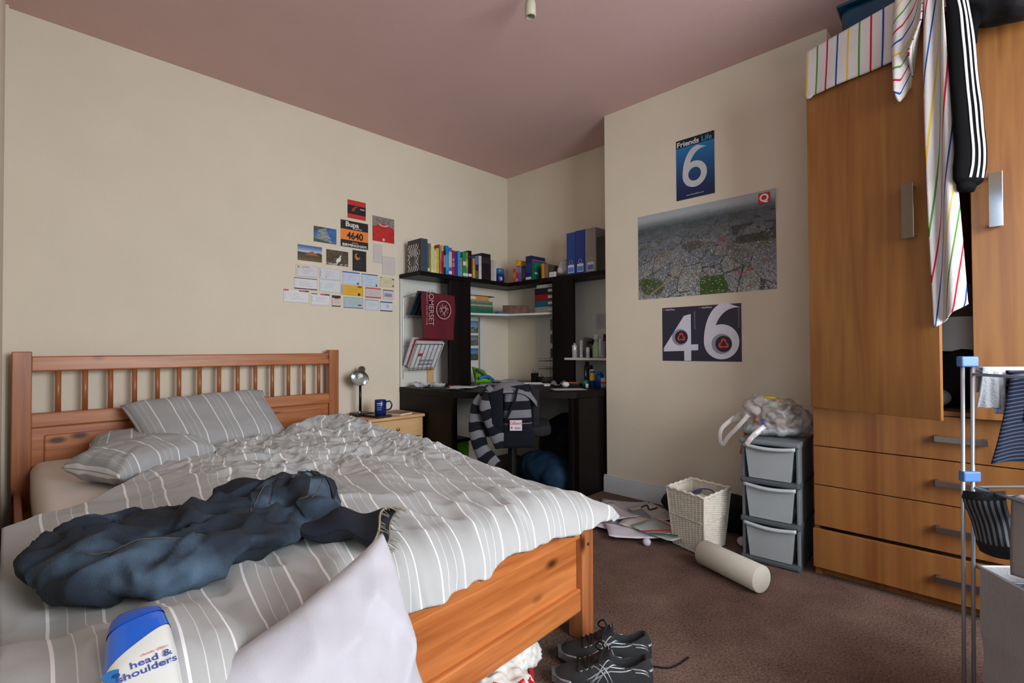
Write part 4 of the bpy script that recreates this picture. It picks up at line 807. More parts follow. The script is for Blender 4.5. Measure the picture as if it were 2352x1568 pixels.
for k, z in enumerate((ZD + .015, ZD + .125, ZD + .195)):
    mb = MB()
    for q in range(9): x = x0 + (x1 - x0) * q / 8; mb.tube([(x, y0, z), (x, y1, z)], .0012, 5)
    mb.tube([(x0, y0, z), (x1, y0, z), (x1, y1, z), (x0, y1, z), (x0, y0, z)], .0024, 6).tube([(x0, y0, z + .022), (x1, y0, z + .022)], .0016, 6)
    O('tray', mb, mat('#5c5a58', .4, .5), lt)
mb = MB()
for x in (x0, (x0 + x1) / 2, x1):
    for y in (y0, y1): mb.tube([(x, y, ZD), (x, y, ZD + .215)], .0018, 6)
O('frame', mb, mat('#5c5a58', .4, .5), lt)
stack_thing('paper_stack', .67, -.115, ZD + .018, .17, .15, .030, .0, '#4c4a4c', 'stack of dark magazines in the bottom of the letter tray', 'paper', var=.4)
stack_thing('paper_stack', .67, -.115, ZD + .1275, .17, .15, .006, .0, '#8a8680', 'few sheets in the middle level of the letter tray', 'paper')
sheet(.76, -.36, ZD + .001, .18, .05, .6, '#b4b6c4', 'strip of white paper in front of the letter tray', th=.008)
stack_thing('mouse', .86, -.42, ZD, .05, .02, .012, .9, '#c8c8cc', 'small white charger plug lying on the desk right of the chair', 'plug')
sheet(.88, -.30, ZD + .001, .09, .09, .3, '#8a8a90', 'crumpled foil wrapper before the right column', curl=.03)
# bottles on the small shelf
ZH = .9632
def bottle(name, x, y, z, prof, col, label, cap=None, rough=.3, metal=0, cat='bottle', group=None, seg=18, trans=0):
    r = E(name, (x, y, z), label, cat, group)
    O('body', MB().lathe(prof, TR((x, y, z)), seg), mat(col, rough, metal, var=.05, trans=trans), r, smooth=True)
    if cap: O('cap', MB().lathe([(.0008, 0), (cap[0], 0), (cap[0], cap[1] * .85), (cap[0] * .8, cap[1]), (.0008, cap[1])], TR((x, y, z + prof[-1][1])), seg), mat(cap[2], .3, var=.05), r, smooth=True)
    return r
def cyl(r, h): return [(.0008, 0), (r, 0), (r, h * .92), (r * .75, h), (.0008, h)]
G1 = 'toiletries on the small white shelf'
bottle('deodorant_can', 1.005, -.238, ZH, cyl(.021, .105), '#c8cacc', 'white spray can with a small nozzle, leftmost on the small shelf', (.010, .014, '#a8aaac'), .3, .3, 'can', G1)
O('mirror', MB().prism([(-.04, -.004), (.04, -.004), (.04, .004), (-.04, .004)], 0, .165, TR((1.058, -.15, ZH), .2, 0, .12)), mat('#5a5c60', .15, .6), label='dark tilted hand mirror behind the cans on the small shelf', cat='mirror')
bottle('tube', 1.062, -.222, ZH, [(.0008, 0), (.014, 0), (.014, .02), (.012, .022), (.016, .14), (.0008, .142)], '#c4c6ca', 'slim silver tube standing on its dark blue cap', None, .3, .4, 'tube', G1)
bottle('spray_can', 1.128, -.175, ZH, cyl(.026, .12), '#131316', 'tall black spray can in the middle of the small shelf', (.022, .03, '#1c1c20'), .3, 0, 'can', G1)
bottle('deodorant_can', 1.138, -.238, ZH, cyl(.015, .085), '#c8c8c8', 'small white can in front of the black spray can', (.008, .012, '#3c3c40'), .3, .2, 'can', G1)
bottle('bottle', 1.195, -.20, ZH, [(.0008, 0), (.031, 0), (.033, .01), (.033, .095), (.018, .125), (.016, .14), (.0008, .141)], '#9fb898', 'clear bottle of pale green liquid with a whitish cap', (.019, .045, '#c8ccc4'), .1, 0, 'bottle', G1)
bottle('tube', 1.243, -.215, ZH, [(.0008, 0), (.011, 0), (.012, .15), (.0008, .152)], '#d4d6da', 'narrow upright white tube right of the green liquid', None, .4, 0, 'tube', G1)
bottle('deodorant_can', 1.262, -.16, ZH, cyl(.026, .16), '#14151a', 'tall black can with a domed top beside the chimney breast', (.025, .03, '#1a1a1e'), .3, 0, 'can', G1)
bottle('bottle', 1.277, -.225, ZH, [(.0008, 0), (.024, 0), (.024, .012), (.02, .014), (.022, .13), (.0008, .135)], '#8c949c', 'grey bottle standing on a bright blue cap', None, .25, .2, 'bottle', G1)
bottle('bottle', 1.318, -.18, ZH, cyl(.018, .12), '#3c2418', 'dark brown bottle at the right end of the small shelf', None, .3, 0, 'bottle', G1)
# desktop below the small shelf
G2 = 'toiletries on the desktop below the small shelf'
tl = E('tool_stand', (1.08, -.16, ZD), 'black stand with a silver upright and round knob on the desk', 'stand')
O('base', MB().lathe([(.001, 0), (.045, 0), (.045, .012), (.012, .02), (.001, .02)], TR((1.08, -.18, ZD)), 20), BLK, tl, smooth=True)
O('body', MB().box(1.045, 1.115, -.165, -.135, ZD + .012, ZD + .165), BLK, tl, bevel=.006)
O('rod', MB().tube([(1.08, -.185, ZD + .015), (1.08, -.185, ZD + .15)], .006, 10), mat('#a8acb4', .25, .9), tl, smooth=True)
O('knob', MB().ball((1.08, -.17, ZD + .180), .018), BLK, tl, smooth=True)
bottle('bottle', 1.150, -.20, ZD, cyl(.022, .135), '#c4c6c4', 'white bottle between the black stand and the yellow tube', None, .4, 0, 'bottle', G2)
bt = bottle('tube', 1.185, -.245, ZD, cyl(.021, .125), '#1c4c9c', 'blue toiletry tube with a yellow band and white top', (.018, .012, '#d8dadc'), .35, 0, 'tube', G2)
O('band', MB().lathe([(.0214, .05), (.0214, .11)], TR((1.185, -.245, ZD)), 18, False), mat('#d8b418', .4), bt)
bottle('bottle', 1.236, -.22, ZD, cyl(.031, .10), '#0f4aa8', 'stout royal blue bottle on the desktop', (.02, .02, '#1660c0'), .3, 0, 'bottle', G2)
bt = bottle('tub', 1.295, -.25, ZD, cyl(.024, .075), '#b4bcb4', 'pale green tub with a red band at the right end of the desk', None, .4, 0, 'tub', G2)
O('band', MB().lathe([(.0244, .030), (.0244, .045)], TR((1.295, -.25, ZD)), 18, False), mat('#b83a3c', .4), bt)
bottle('tub', 1.155, -.30, ZD, cyl(.026, .055), '#1f5c5c', 'small teal tub in front of the white bottle', None, .3, 0, 'tub', G2)
bottle('jar', 1.20, -.34, ZD, cyl(.013, .03), '#b8c8c8', 'tiny glass jar at the front of the toiletries', None, .1, 0, 'jar', G2)
stack_thing('book', 1.04, -.30, ZD, .13, .09, .022, .3, '#1c1a1c', 'dark book lying flat before the right column', 'book')
stack_thing('pencil_case', 1.02, -.30, ZD + .0225, .13, .03, .010, .25, '#a85c40', 'slim orange-brown case on the dark book', 'case')
sheet(1.20, -.58, ZD + .001, .24, .17, .9, '#b4b2b6', 'pale sheet of paper jutting over the right front of the desk')
O('tissue', MB().ball((1.06, -.43, ZD + .022), .032, .028, .022, 16), mat('#d8d6dc', .8, bump=.5, bscale=60), smooth=True, label='scrunched white tissue on the desk near the pale sheet', cat='tissue')

# ---------------------------------------------------------------- under the desk
gb = E('storage_box', (.35, -.98, 0), 'green storage box with a dark lid under the left end of the desk', 'box')
O('body', MB().box(.14, .45, -1.19, -.90, 0, .305), mat('#4f7a1a', .4, var=.08), gb, bevel=.008)
O('lid', MB().box(.13, .46, -1.20, -.892, .305, .33), mat('#1a1c1a', .4), gb, bevel=.006)
mb = MB().ball((1.02, -.28, .26), .33, .22, .26, 24).ball((1.12, -.26, .36), .22, .18, .17, 20)
blob('holdall', mb, mat('#131316', .7, bump=.3, bscale=30, var=.3), vox=.018, disp=.05, dscale=.12, label='large black holdall stuffed under the desk', cat='bag')
mb = MB().ball((1.24, -.42, .42), .055, .06, .13, 18)
blob('stuff_sack', mb, mat('#a80f18', .45, bump=.3, bscale=30), vox=.01, disp=.02, label='bright red sack beside the black holdall under the desk', cat='bag')
mb = MB().ball((1.02, -.62, .12), .28, .15, .135, 24).ball((1.15, -.66, .10), .16, .12, .12, 20)
blob('sports_bag', mb, mat('#0a2c46', .8, bump=.2, bscale=30, var=.15), vox=.014, disp=.04, dscale=.1, label='teal blue bag on the floor under the desk opening', cat='bag')
# ================================================================ OFFICE CHAIR AND HOODIE
CH = Matrix.Translation((1.15, -1.15, 0)) @ Matrix.Rotation(math.atan2(.6995, .7146), 4, 'Z')   # local x to the right, y away, z up
NAVY = '#14161e'
ch = E('office_chair', (1.15, -1.15, 0), 'dark swivel office chair pulled up to the corner desk', 'chair')
FAB = mat('#17181d', .9, bump=.2, bscale=200, var=.15)
O('seat', MB().prism([(-.22, -.02), (-.18, -.06), (.22, -.06), (.28, .0), (.29, .32), (.22, .42), (-.2, .42), (-.26, .34)], .46, .53, CH), FAB, ch, bevel=.025, seg=4, smooth=True)
O('backrest', MB().prism([(-.17, .0), (.17, .0), (.15, .05), (-.15, .05)], .50, .80, CH), FAB, ch, bevel=.02, seg=3, smooth=True)
O('armrest', MB().box(.10, .20, -.10, -.05, .385, .42, CH @ TR((0, 0, 0), 0, 0, -.25)), mat('#6e6a68', .5), ch, bevel=.008, label='worn grey armrest pad')
O('stem', MB().tube([CH @ Vector((.02, .12, .08)), CH @ Vector((.02, .12, .46))], .03, 14).box(-.09, .13, .02, .2, .42, .46, CH), BLK, ch, smooth=False)
mb = MB()
for k in range(5):
    a = 2 * PI * k / 5 + .3; mb.tube([CH @ Vector((.02, .12, .09)), CH @ Vector((.02 + .28 * math.cos(a), .12 + .28 * math.sin(a), .055))], [.022, .014], 8)
O('star_base', mb, BLK, ch)
for k in range(5):
    a = 2 * PI * k / 5 + .3; O('castor', MB().ball(CH @ Vector((.02 + .28 * math.cos(a), .12 + .28 * math.sin(a), .026)), .026, seg=12), BLK, ch, smooth=True)
HOO = uvstripe(NAVY, [(.25, .235, '#6f6f76')], .108, rough=.95, bscale=300)
HOD = mat(NAVY, .95, bump=.2, bscale=250, var=.08, spec=.2)
hd = E('hoodie', (1.13, -1.17, .30), 'navy and grey striped hooded top hung over the office chair', 'hoodie')
def W(x, y, z): return CH @ Vector((x, y, z))
bd = cushion(W(-.055, -.075, .400), W(-.03, -.05, .80), W(.135, -.05, .81), W(.165, -.075, .405), .085, nu=44, nv=26, wr=.006, seed=2, pinch=.02)
# striped body; the foot and shoulders stay navy
bd.uv = {k: ((u if u > .155 else .06) + 0.030 , v) for k, (u, v) in bd.uv.items()}
O('body', bd, HOO, hd, smooth=True, weld=False)
O('hem', cushion(W(-.062, -.09, .395), W(.168, -.09, .400), W(.166, -.085, .505), W(-.06, -.085, .505), .075, nu=24, nv=20, wr=.004, seed=4, pinch=.01), HOD, hd, smooth=True, weld=True)
O('shoulder', MB().grid(lambda u, v: W(-.15 + .33 * u, -.10 + .19 * v, .795 + .030 * math.sin(PI * v) - .09 * (abs(u - .5) * 2) ** 3 - .04 * (1 - v) ** 2), 16, 12), mat('#6f6f76', .95, bump=.2, bscale=250), hd, smooth=True, solid=.01, label='light grey yoke')
def stripe_tube(pts, rs, seg, flat=1, u0=0, yaw=None):
    P_ = bez(pts, 8); n = len(P_); R_ = [float(np.interp(i / (n - 1), np.linspace(0, 1, len(rs)), rs)) for i in range(n)]; mb = MB(); mb.tube(P_, R_, seg, flat=flat, up=yaw)
    L_ = [0.0]
    for i in range(1, n): L_.append(L_[-1] + (P_[i] - P_[i - 1]).length)
    for i in range(n):
        for k in range(seg): mb.uv[i * seg + k] = (L_[i] + u0 + .004 * math.sin(k), k / seg)
    return mb
away = tuple((CH.to_3x3() @ Vector((0, 1, 0))))
sl = stripe_tube([W(-.10, -.02, .77), W(-.185, -.03, .68), W(-.215, -.04, .56), W(-.20, -.05, .44), W(-.15, -.05, .33), W(-.085, -.05, .27)], [.045, .055, .050, .052, .055, .045], 18, .55, .02, away)
for k in range(len(sl.v)):
    p = Vector(sl.v[k]); sl.v[k] = tuple(p + Vector((1, 1, 1)) * .006 * noise.noise(p * 18))
O('sleeve', sl, HOO, hd, smooth=True)
sl = stripe_tube([W(-.11, -.08, .755), W(-.13, -.10, .66), W(-.10, -.11, .56), W(-.075, -.11, .47), W(-.06, -.10, .40)], [.05, .062, .055, .045, .03], 18, .5, .05, away)
O('sleeve', sl, HOO, hd, smooth=True)
O('hood', cushion(W(-.12, -.115, .53), W(-.035, -.12, .50), W(-.035, -.11, .79), W(-.135, -.10, .76), .055, nu=20, nv=24, wr=.006, seed=9), HOD, hd, smooth=True, weld=True)
O('side_fold', cushion(W(.150, -.055, .50), W(.195, -.04, .53), W(.20, -.03, .77), W(.135, -.05, .80), .06, nu=16, nv=26, wr=.006, seed=14), mat('#14161b', .95, bump=.2, bscale=250), hd, smooth=True, weld=True, label='black side panel')
pt = O('patch', MB().box(.005, .083, -.1265, -.125, .515, .582, CH), mat('#c9c6cc', .7), hd)
FCH = CH @ FY
text('Gilbert', .030, CH @ Vector((.044, -.1275, .562)), (CH.to_3x3().to_4x4() @ FY), mat('#c84868', .7), pt, bold=.01, sx=.9)
O('patch_print', MB().box(.035, .074, -.1272, -.1266, .524, .537, CH), mat('#8c90a4', .7), pt)
O('patch_print', MB().box(.012, .022, -.1272, -.1266, .526, .540, CH), mat('#b83a48', .7), pt)
for k, (x, z, w2, rz) in enumerate(((.00, .70, .030, 0),)): O('strap', MB().tube([W(.055, -.118, .79), W(.035, -.121, .70), W(-.012, -.121, .60), W(-.03, -.12, .57)], .009, 10, flat=.4, up=away), HOD, hd, smooth=True)

# ================================================================ DRAWER TOWER
GRY = mat('#70777c', .4, var=.04); GRYD = mat('#4c5257', .45, var=.05)
tw_ = E('drawer_tower', (2.69, -.75, 0), 'grey plastic three-drawer tower with frosted fronts beside the wardrobe', 'drawer unit')
TM = TR((2.562, -.945, 0), math.radians(3.5)); TWd, TDp = .252, .34
mb = MB()
for x0, x1 in ((0, .014), (TWd - .014, TWd)): mb.box(x0, x1, .012, TDp, 0, .585, TM)
mb.box(.014, TWd - .014, TDp - .012, TDp, 0, .585, TM)
O('frame', mb, GRY, tw_, bevel=.004)
for k, z in enumerate((.012, .200, .390, .580)):
    O('rail', MB().box(-.004, TWd + .004, -.004, TDp + .004, z - .012, z + .014, TM).box(.0, TWd, -.010, .0, z - .008, z + .010, TM), GRY if k == 3 else GRYD, tw_, bevel=.005)
FROST = mat('#b8c0c4', .35, var=.05, alpha=.58)
for k, z0 in enumerate((.030, .218, .408)):
    z1 = z0 + .150
    f = [(.022, -.004, z1), (TWd - .022, -.004, z1), (TWd - .036, -.002, z0), (.038, -.002, z0)]
    vs = f + [(a, b + .30, c) for a, b, c in f]
    mb = MB(); mb.add([TM @ Vector(p) for p in vs], [(0, 1, 2, 3), (0, 3, 7, 4), (1, 5, 6, 2), (2, 6, 7, 3), (4, 7, 6, 5)])
    dr = O('drawer', mb, FROST, tw_, solid=.002)
    O('handle_lip', MB().grid(lambda u, v: TM @ Vector((.012 + (TWd - .024) * u, -.010 - .010 * math.sin(PI * u) + .012 * v, z1 + .012 - .012 * math.sin(PI * u) * .8 * 1 - .0 * v)), 16, 2).grid(lambda u, v: TM @ Vector((.012 + (TWd - .024) * u, -.010 - .010 * math.sin(PI * u), z1 + .012 - .0096 * math.sin(PI * u) - .014 * v)), 16, 2), mat('#b4bcc2', .35), dr, solid=.003, smooth=True)
    rr = random.Random(k + 3)
    cols_ = (('#b04a4c', '#3a5478', '#a8aab0', '#c06068'), ('#8a9c84', '#9aa4aa', '#70808c', '#a8acae'), ('#98a2a8', '#aab4b4', '#8a9090', '#b0b4b8'))[k]
    for q in range(4):
        cx = .055 + q * .047; rad = .030; c = TM @ Vector((cx, .06 + .02 * (q % 2), z0 + .034 + .03 * rr.random()))
        o = O('stored_bundle', MB().ball(c, rad, rad, .03, 14), mat(cols_[q], .8), dr, smooth=True)
# clear carrier bag on top
def film(col, a, rough=.18): return mat(col, rough, 0, .5, 25, .15, 9, .6, a)
bag = E('carrier_bag', (2.66, -.76, .594), 'stuffed clear plastic carrier bag on top of the drawer tower', 'bag')
mb = MB().ball((2.66, -.76, .685), .135, .12, .095, 24).ball((2.60, -.80, .71), .085, .08, .08, 20).ball((2.745, -.72, .67), .085, .09, .075, 20)
fl_ = blob('film', mb, film('#b9b4b0', .42), bag, vox=.007, smooth_it=3, disp=.04, dscale=.05)
def crinkle(a1, a2):
    def f(p, n_):
        r1 = 1 - abs(noise.noise(p * 16)) * 4; r2 = 1 - abs(noise.noise(p * 34 + Vector((3, 1, 7)))) * 4; return p + n_ * (a1 * max(-.5, r1) + a2 * max(-.5, r2))
    return f
bake(fl_, crinkle(.010, .005))
mb = MB().ball((2.67, -.76, .63), .13, .11, .035, 20).ball((2.60, -.84, .625), .07, .05, .03, 16)
blob('folded_base', mb, film('#b4bcc0', .7), bag, vox=.009, smooth_it=3, disp=.03, dscale=.05)
for (x, y, z, a, b, c, col, nm) in ((2.595, -.835, .72, .03, .02, .024, '#d8d4d0', 'packaging'), (2.578, -.838, .722, .012, .01, .014, '#2c44a0', 'packaging'), (2.60, -.84, .675, .014, .01, .018, '#b84038', 'packaging'), (2.635, -.848, .66, .018, .012, .022, '#2848b0', 'packaging'),
    (2.62, -.852, .645, .014, .01, .012, '#c85848', 'packaging'), (2.665, -.83, .69, .03, .02, .035, '#5c5a58', 'packaging'), (2.70, -.80, .665, .03, .02, .02, '#c8b8b0', 'packaging'), (2.70, -.70, .70, .07, .06, .05, '#463e38', 'packaging'), (2.645, -.78, .785, .045, .03, .010, '#a89a10', 'packaging'), (2.69, -.77, .772, .03, .03, .010, '#b07a18', 'packaging'), (2.655, -.80, .75, .035, .02, .016, '#8ca08c', 'packaging')):
    O(nm, MB().ball((x, y, z), a, b, c, 12), mat(col, .4, bump=.3, bscale=60), bag, smooth=True)
def strap(pts, w, nm='handle'):
    P_ = bez(pts, 10); mb = MB(); mb.tube(P_, [w] * len(P_), 10, flat=.12, up=(0, 1, .2)); return O(nm, mb, film('#cfcac8', .8), bag, smooth=True)
strap([(2.575, -.875, .70), (2.53, -.885, .64), (2.475, -.885, .575), (2.45, -.885, .535), (2.435, -.885, .56), (2.445, -.88, .62), (2.50, -.85, .68)], .011)
strap([(2.66, -.90, .655), (2.625, -.945, .615), (2.595, -.962, .568), (2.60, -.962, .575), (2.615, -.955, .60), (2.64, -.91, .63)], .012)
O('torn_flap', cushion((2.46, -.86, .635), (2.56, -.86, .66), (2.60, -.83, .745), (2.53, -.83, .73), .02, nu=14, nv=14, wr=.008, seed=41), film('#bcb6b2', .55), bag, smooth=True)
O('cloth', cushion((2.525, -.86, .50), (2.556, -.86, .47), (2.557, -.80, .60), (2.535, -.82, .60), .012, nu=10, nv=12, wr=.003, seed=7), mat('#c2560e', .7), smooth=True, weld=True, label='bright orange cloth corner hanging behind the left side of the drawer tower', cat='cloth')

# ================================================================ WICKER BASKET
WK = mat('#d6d0c4', .7, var=.08, vscale=40)
top = [Vector(p) for p in ((2.208, -1.022, .30), (2.441, -1.096, .30), (2.461, -.818, .30), (2.228, -.770, .30))]; cB = Vector((2.335, -.93, 0))
bot = [Vector((cB.x + .80 * (p.x - 2.335), cB.y + .80 * (p.y + .9265), 0)) for p in top]
bk_ = E('wicker_basket', (2.335, -.93, 0), 'white woven wicker waste basket full of rubbish by the chimney breast', 'basket')
NR, NSG = 54, 84
def ringp(t, v):   # t 0..1 around, v height
    s_ = (t % 1) * 4; k = int(s_) % 4; f = s_ - int(s_)
    a = bot[k] * (1 - v) + top[k] * v; b = bot[(k + 1) % 4] * (1 - v) + top[(k + 1) % 4] * v
    return a * (1 - f) + b * f
def outn(t):
    s_ = (t % 1) * 4; k = int(s_) % 4; d_ = (top[(k + 1) % 4] - top[k]).normalized(); return Vector((d_.y, -d_.x, 0))
mb = MB(); vs = []
for i in range(NR * 2 + 1):
    v = i / (NR * 2)
    for j in range(NSG):
        t = j / NSG; ro = i // 2
        wv = .0032 * math.sin((j % 4) * PI / 2 + (ro % 2) * PI) + (.0022 if i % 2 == 0 else -.0016)
        p = ringp(t, v) + outn(t) * wv; vs.append((p.x, p.y, .004 + v * .296))
mb.add(vs, [(i * NSG + j, i * NSG + (j + 1) % NSG, (i + 1) * NSG + (j + 1) % NSG, (i + 1) * NSG + j) for i in range(NR * 2) for j in range(NSG)])
bo = O('body', mb, WK, bk_, solid=.004, smooth=False)
mb = MB(); rp = [ringp(k / 80, 1) + Vector((0, 0, .003 * math.sin(k * PI / 2))) for k in range(81)]; mb.tube(rp, .0075, 8, cap=False); O('rim', mb, WK, bk_, smooth=True)
mb = MB()
for vz in (.02, .55): mb.tube([ringp(k / 80, vz) + outn(k / 80) * .003 + Vector((0, 0, .003 + .002 * math.sin(k * PI / 2))) for k in range(81)], .005, 6, cap=False)
O('band', mb, WK, bk_, smooth=True)
for k in range(4): O('corner_post', MB().tube([bot[k] + Vector((0, 0, .005)), top[k]], .006, 8), WK, bk_, smooth=True)
mb = MB().add([ringp(k / 4, .03) for k in range(4)], [(0, 1, 2, 3)]); O('base', mb, WK, bk_, solid=.004)
mb = MB().ball((2.35, -.94, .22), .085, .09, .045, 20).ball((2.39, -.97, .235), .05, .05, .03, 16)
blob('crumpled_paper', mb, mat('#cfd0d6', .7, bump=.4, bscale=40), vox=.008, smooth_it=2, disp=.03, dscale=.04, label='crumpled white paper filling the wicker basket', cat='paper')
O('wrapper', MB().tube(bez([(2.31, -.98, .262), (2.33, -.93, .285), (2.36, -.90, .292), (2.39, -.88, .285), (2.40, -.86, .262)]), .007, 8, flat=.3), mat('#241c6c', .3), smooth=True, label='purple-blue wrapper curling out of the wicker basket', cat='wrapper')
O('wrapper', cushion((2.29, -.96, .262), (2.33, -.97, .266), (2.35, -.90, .283), (2.30, -.89, .268), .012, nu=10, nv=10, wr=.006, seed=2), mat('#3c3a30', .4), smooth=True, weld=True, label='dark olive wrapper among the basket rubbish', cat='wrapper')
# ---------------------------------------------------------------- things on the floor near it
fo = MB(); a = Vector((2.455, -1.148, .060)); b = Vector((2.752, -1.255, .060)); dr_ = (b - a).normalized()
fo.lathe([(.0, 0), (.054, 0), (.0575, .004), (.0575, (b - a).length - .004), (.054, (b - a).length), (.0, (b - a).length)], Matrix.Translation(a) @ dr_.to_track_quat('Z', 'Y').to_matrix().to_4x4(), 40)
O('foam_roller', fo, mat('#d2cfc2', .9, bump=.25, bscale=220, var=.02), smooth=True, label='off-white foam roller lying on the brown carpet by the wicker basket', cat='foam roller').modifiers.new('e', 'EDGE_SPLIT').split_angle = .9
O('golf_ball', MB().ball((2.148, -1.135, .0215), .0213, seg=24), mat('#d8d4e4', .35, bump=.6, bscale=400, var=.01), smooth=True, label='small white golf ball on the carpet at the edge of the papers', cat='ball')
pr2 = random.Random(5)
LP = 'loose papers heaped on the floor'
for k, (cx, cy, rz, c_, w_, h_, lb) in enumerate([
 (1.72, -.66, .5, '#b9b9c0', .30, .21, 'pale sheet at the back left of the floor papers against the skirting'), (1.95, -.66, -.3, '#c4c2c4', .30, .21, 'white sheet against the skirting left of the black bag'),
 (1.86, -.82, .9, '#8f93a4', .21, .15, 'blue-grey card lying in the middle of the floor papers'), (1.92, -1.0, .35, '#c6bfcc', .30, .22, 'lilac white sheet nearest to the bed among the floor papers'),
 (2.03, -1.06, .7, '#cdc8d2', .30, .21, 'lined sheet at the front of the floor papers by the golf ball'), (2.06, -.93, .15, '#c9c1bd', .30, .21, 'cream printed sheet in the centre of the floor papers'),
 (2.16, -.98, -.2, '#a8b6b2', .28, .20, 'greenish sheet under the wicker basket edge'), (1.80, -.93, -.4, '#c2c0c4', .28, .20, 'white sheet under the duvet corner')]):
    sheet(cx, cy, .004 + .006 * k, w_, h_, rz, c_, lb, curl=.012, group=LP)
O('ribbon', MB().tube([(2.10, -1.10, .056), (2.17, -1.03, .060), (2.235, -.985, .066)], .010, 6, flat=.15, up=(0, 0, 1)).tube([(2.235, -.985, .066), (2.16, -.93, .066), (2.09, -.90, .062)], .006, 6, flat=.15, up=(0, 0, 1)), mat('#b8141e', .5), label='red folded ribbon strip lying across the floor papers', cat='ribbon')
O('ribbon', MB().tube(bez([(2.14, -1.10, .054), (2.20, -1.06, .056), (2.27, -1.03, .058)]), .009, 6, flat=.15, up=(0, 0, 1)), mat('#1d5a4e', .5), label='dark green strip beside the red ribbon on the floor papers', cat='ribbon')
O('glasses', MB().tube(bez([(1.90, -.76, .06), (1.93, -.74, .075), (1.96, -.76, .06), (1.99, -.72, .07)]), .005, 8), mat('#1a1a1c', .4), smooth=True, label='small black curled strap on top of the floor papers', cat='strap')
mb = MB().ball((2.12, -.60, .10), .14, .10, .10, 20).ball((2.40, -.58, .09), .15, .10, .10, 20).ball((2.06, -.66, .13), .06, .06, .06, 14)
blob('rucksack', mb, mat('#08080a', .9, bump=.3, bscale=40), vox=.012, disp=.06, dscale=.08, label='slumped black bag behind the wicker basket against the skirting', cat='bag')
O('paper_ball', MB().ball((2.52, -.80, .028), .035, .03, .026, 12), mat('#b8b8bc', .7, bump=.8, bscale=40), smooth=True, label='crumpled grey paper on the floor right of the wicker basket', cat='paper')
for k, (x, y) in enumerate(((1.95, -1.35), (2.42, -1.45), (2.95, -1.75), (2.75, -1.5), (2.2, -1.3))): pass
# ================================================================ WARDROBE
OAKZ = wood('#784820', '#966734', 'z', .4, scale=.8); OAKX = wood('#734420', '#8f6030', 'z', .4, scale=.8)
wd = E('wardrobe', (3.37, -.58, 0), 'tall oak-veneer wardrobe with two doors ajar above four long drawers', 'wardrobe')
WX0, WX1, WY = 2.862, 3.872, -.868
O('side', MB().box(WX0, WX0 + .018, WY, -.29, .0, 2.40), OAKX, wd); O('side', MB().box(WX1 - .018, WX1, WY, -.29, .0, 2.40), OAKX, wd)
O('top', MB().box(WX0 + .018, WX1 - .018, WY, -.29, 2.38, 2.40), OAKX, wd); O('back', MB().box(WX0 + .018, WX1 - .018, -.30, -.29, .05, 2.38), mat('#8c8c88', .8), wd)
O('shelf', MB().box(WX0 + .018, WX1 - .018, WY + .005, -.30, .762, .78), mat('#8c5c34', .6), wd)
O('plinth', MB().box(WX0 + .004, WX1 - .004, WY + .012, WY + .03, 0, .05), OAKX, wd); O('foot_block', MB().box(WX0, WX0 + .03, WY - .004, WY + .012, 0, .045), OAKX, wd)
def chrome_bar(x0, x1, z, y, parent):
    O('handle', MB().box(x0, x1, y - .032, y - .026, z - .012, z + .012).box(x0, x0 + .012, y - .027, y, z - .012, z + .012).box(x1 - .012, x1, y - .027, y, z - .012, z + .012), mat('#8c8c8e', .18, .95), parent, bevel=.001)
for z0, z1, out in ((.589, .760, 0), (.412, .585, 0), (.225, .408, 0), (.045, .216, .030)):
    d_ = O('drawer', MB().box(WX0 + .002, WX1 - .002, WY - .018 - out, WY - .0 - out, z0, z1), OAKX, wd, bevel=.0015)
    chrome_bar(3.290, 3.445, (z0 + z1) / 2, WY - .018 - out, d_)
DM = Matrix.Translation((WX0 + .003, -.885, 0)) @ Matrix.Rotation(math.atan2(-.354, .935), 4, 'Z')
dl = O('door', MB().box(0, .496, -.018, 0, .765, 2.395, DM), OAKZ, wd, bevel=.0015, label='left door swung slightly open')
O('handle', MB().box(.395, .435, -.052, -.046, 1.455, 1.665, DM).box(.400, .430, -.046, -.018, 1.465, 1.475, DM).box(.400, .430, -.046, -.018, 1.645, 1.655, DM), mat('#8a8478', .3, .9), dl, bevel=.001)
DR = Matrix.Translation((WX1 - .003, -.885, 0)) @ Matrix.Rotation(math.atan2(.032, -.47), 4, 'Z')
dr2 = O('door', MB().box(0, .462, .0, .018, .765, 2.395, Matrix.Translation((WX1 - .003, -.882, 0)) @ Matrix.Rotation(PI + .075, 4, 'Z')), OAKZ, wd, bevel=.0015, label='right door almost closed')
O('handle', MB().box(3.458, 3.496, -.975, -.969, 1.475, 1.675).box(3.464, 3.490, -.969, -.925, 1.48, 1.49).box(3.464, 3.490, -.969, -.925, 1.66, 1.67), mat('#c4c4c8', .08, 1), dr2, bevel=.001)
O('internal_unit', MB().box(3.10, 3.60, -.80, -.32, 1.02, 1.16), mat('#b4b6b8', .5), wd, label='pale grey inner box', bevel=.002)
mb = MB().ball((3.40, -.62, 1.75), .13, .20, .45, 20)
blob('garment', mb, mat('#3a0c16', .95, bump=.3, bscale=60), vox=.02, disp=.05, label='dark maroon garment hanging inside the wardrobe gap', cat='clothes')
mb = MB().ball((3.36, -.66, .90), .20, .15, .12, 20).ball((3.40, -.70, .97), .12, .12, .10, 16)
blob('clothes_pile', mb, mat('#0e0e11', .95, bump=.4, bscale=50), vox=.015, disp=.06, label='heap of black clothes at the bottom of the wardrobe gap', cat='clothes')
O('sock', MB().ball((3.30, -.80, .83), .04, .03, .035, 14), mat('#8c8e92', .9, bump=.5, bscale=60), smooth=True, label='grey sock bundle at the bottom of the wardrobe gap', cat='sock')
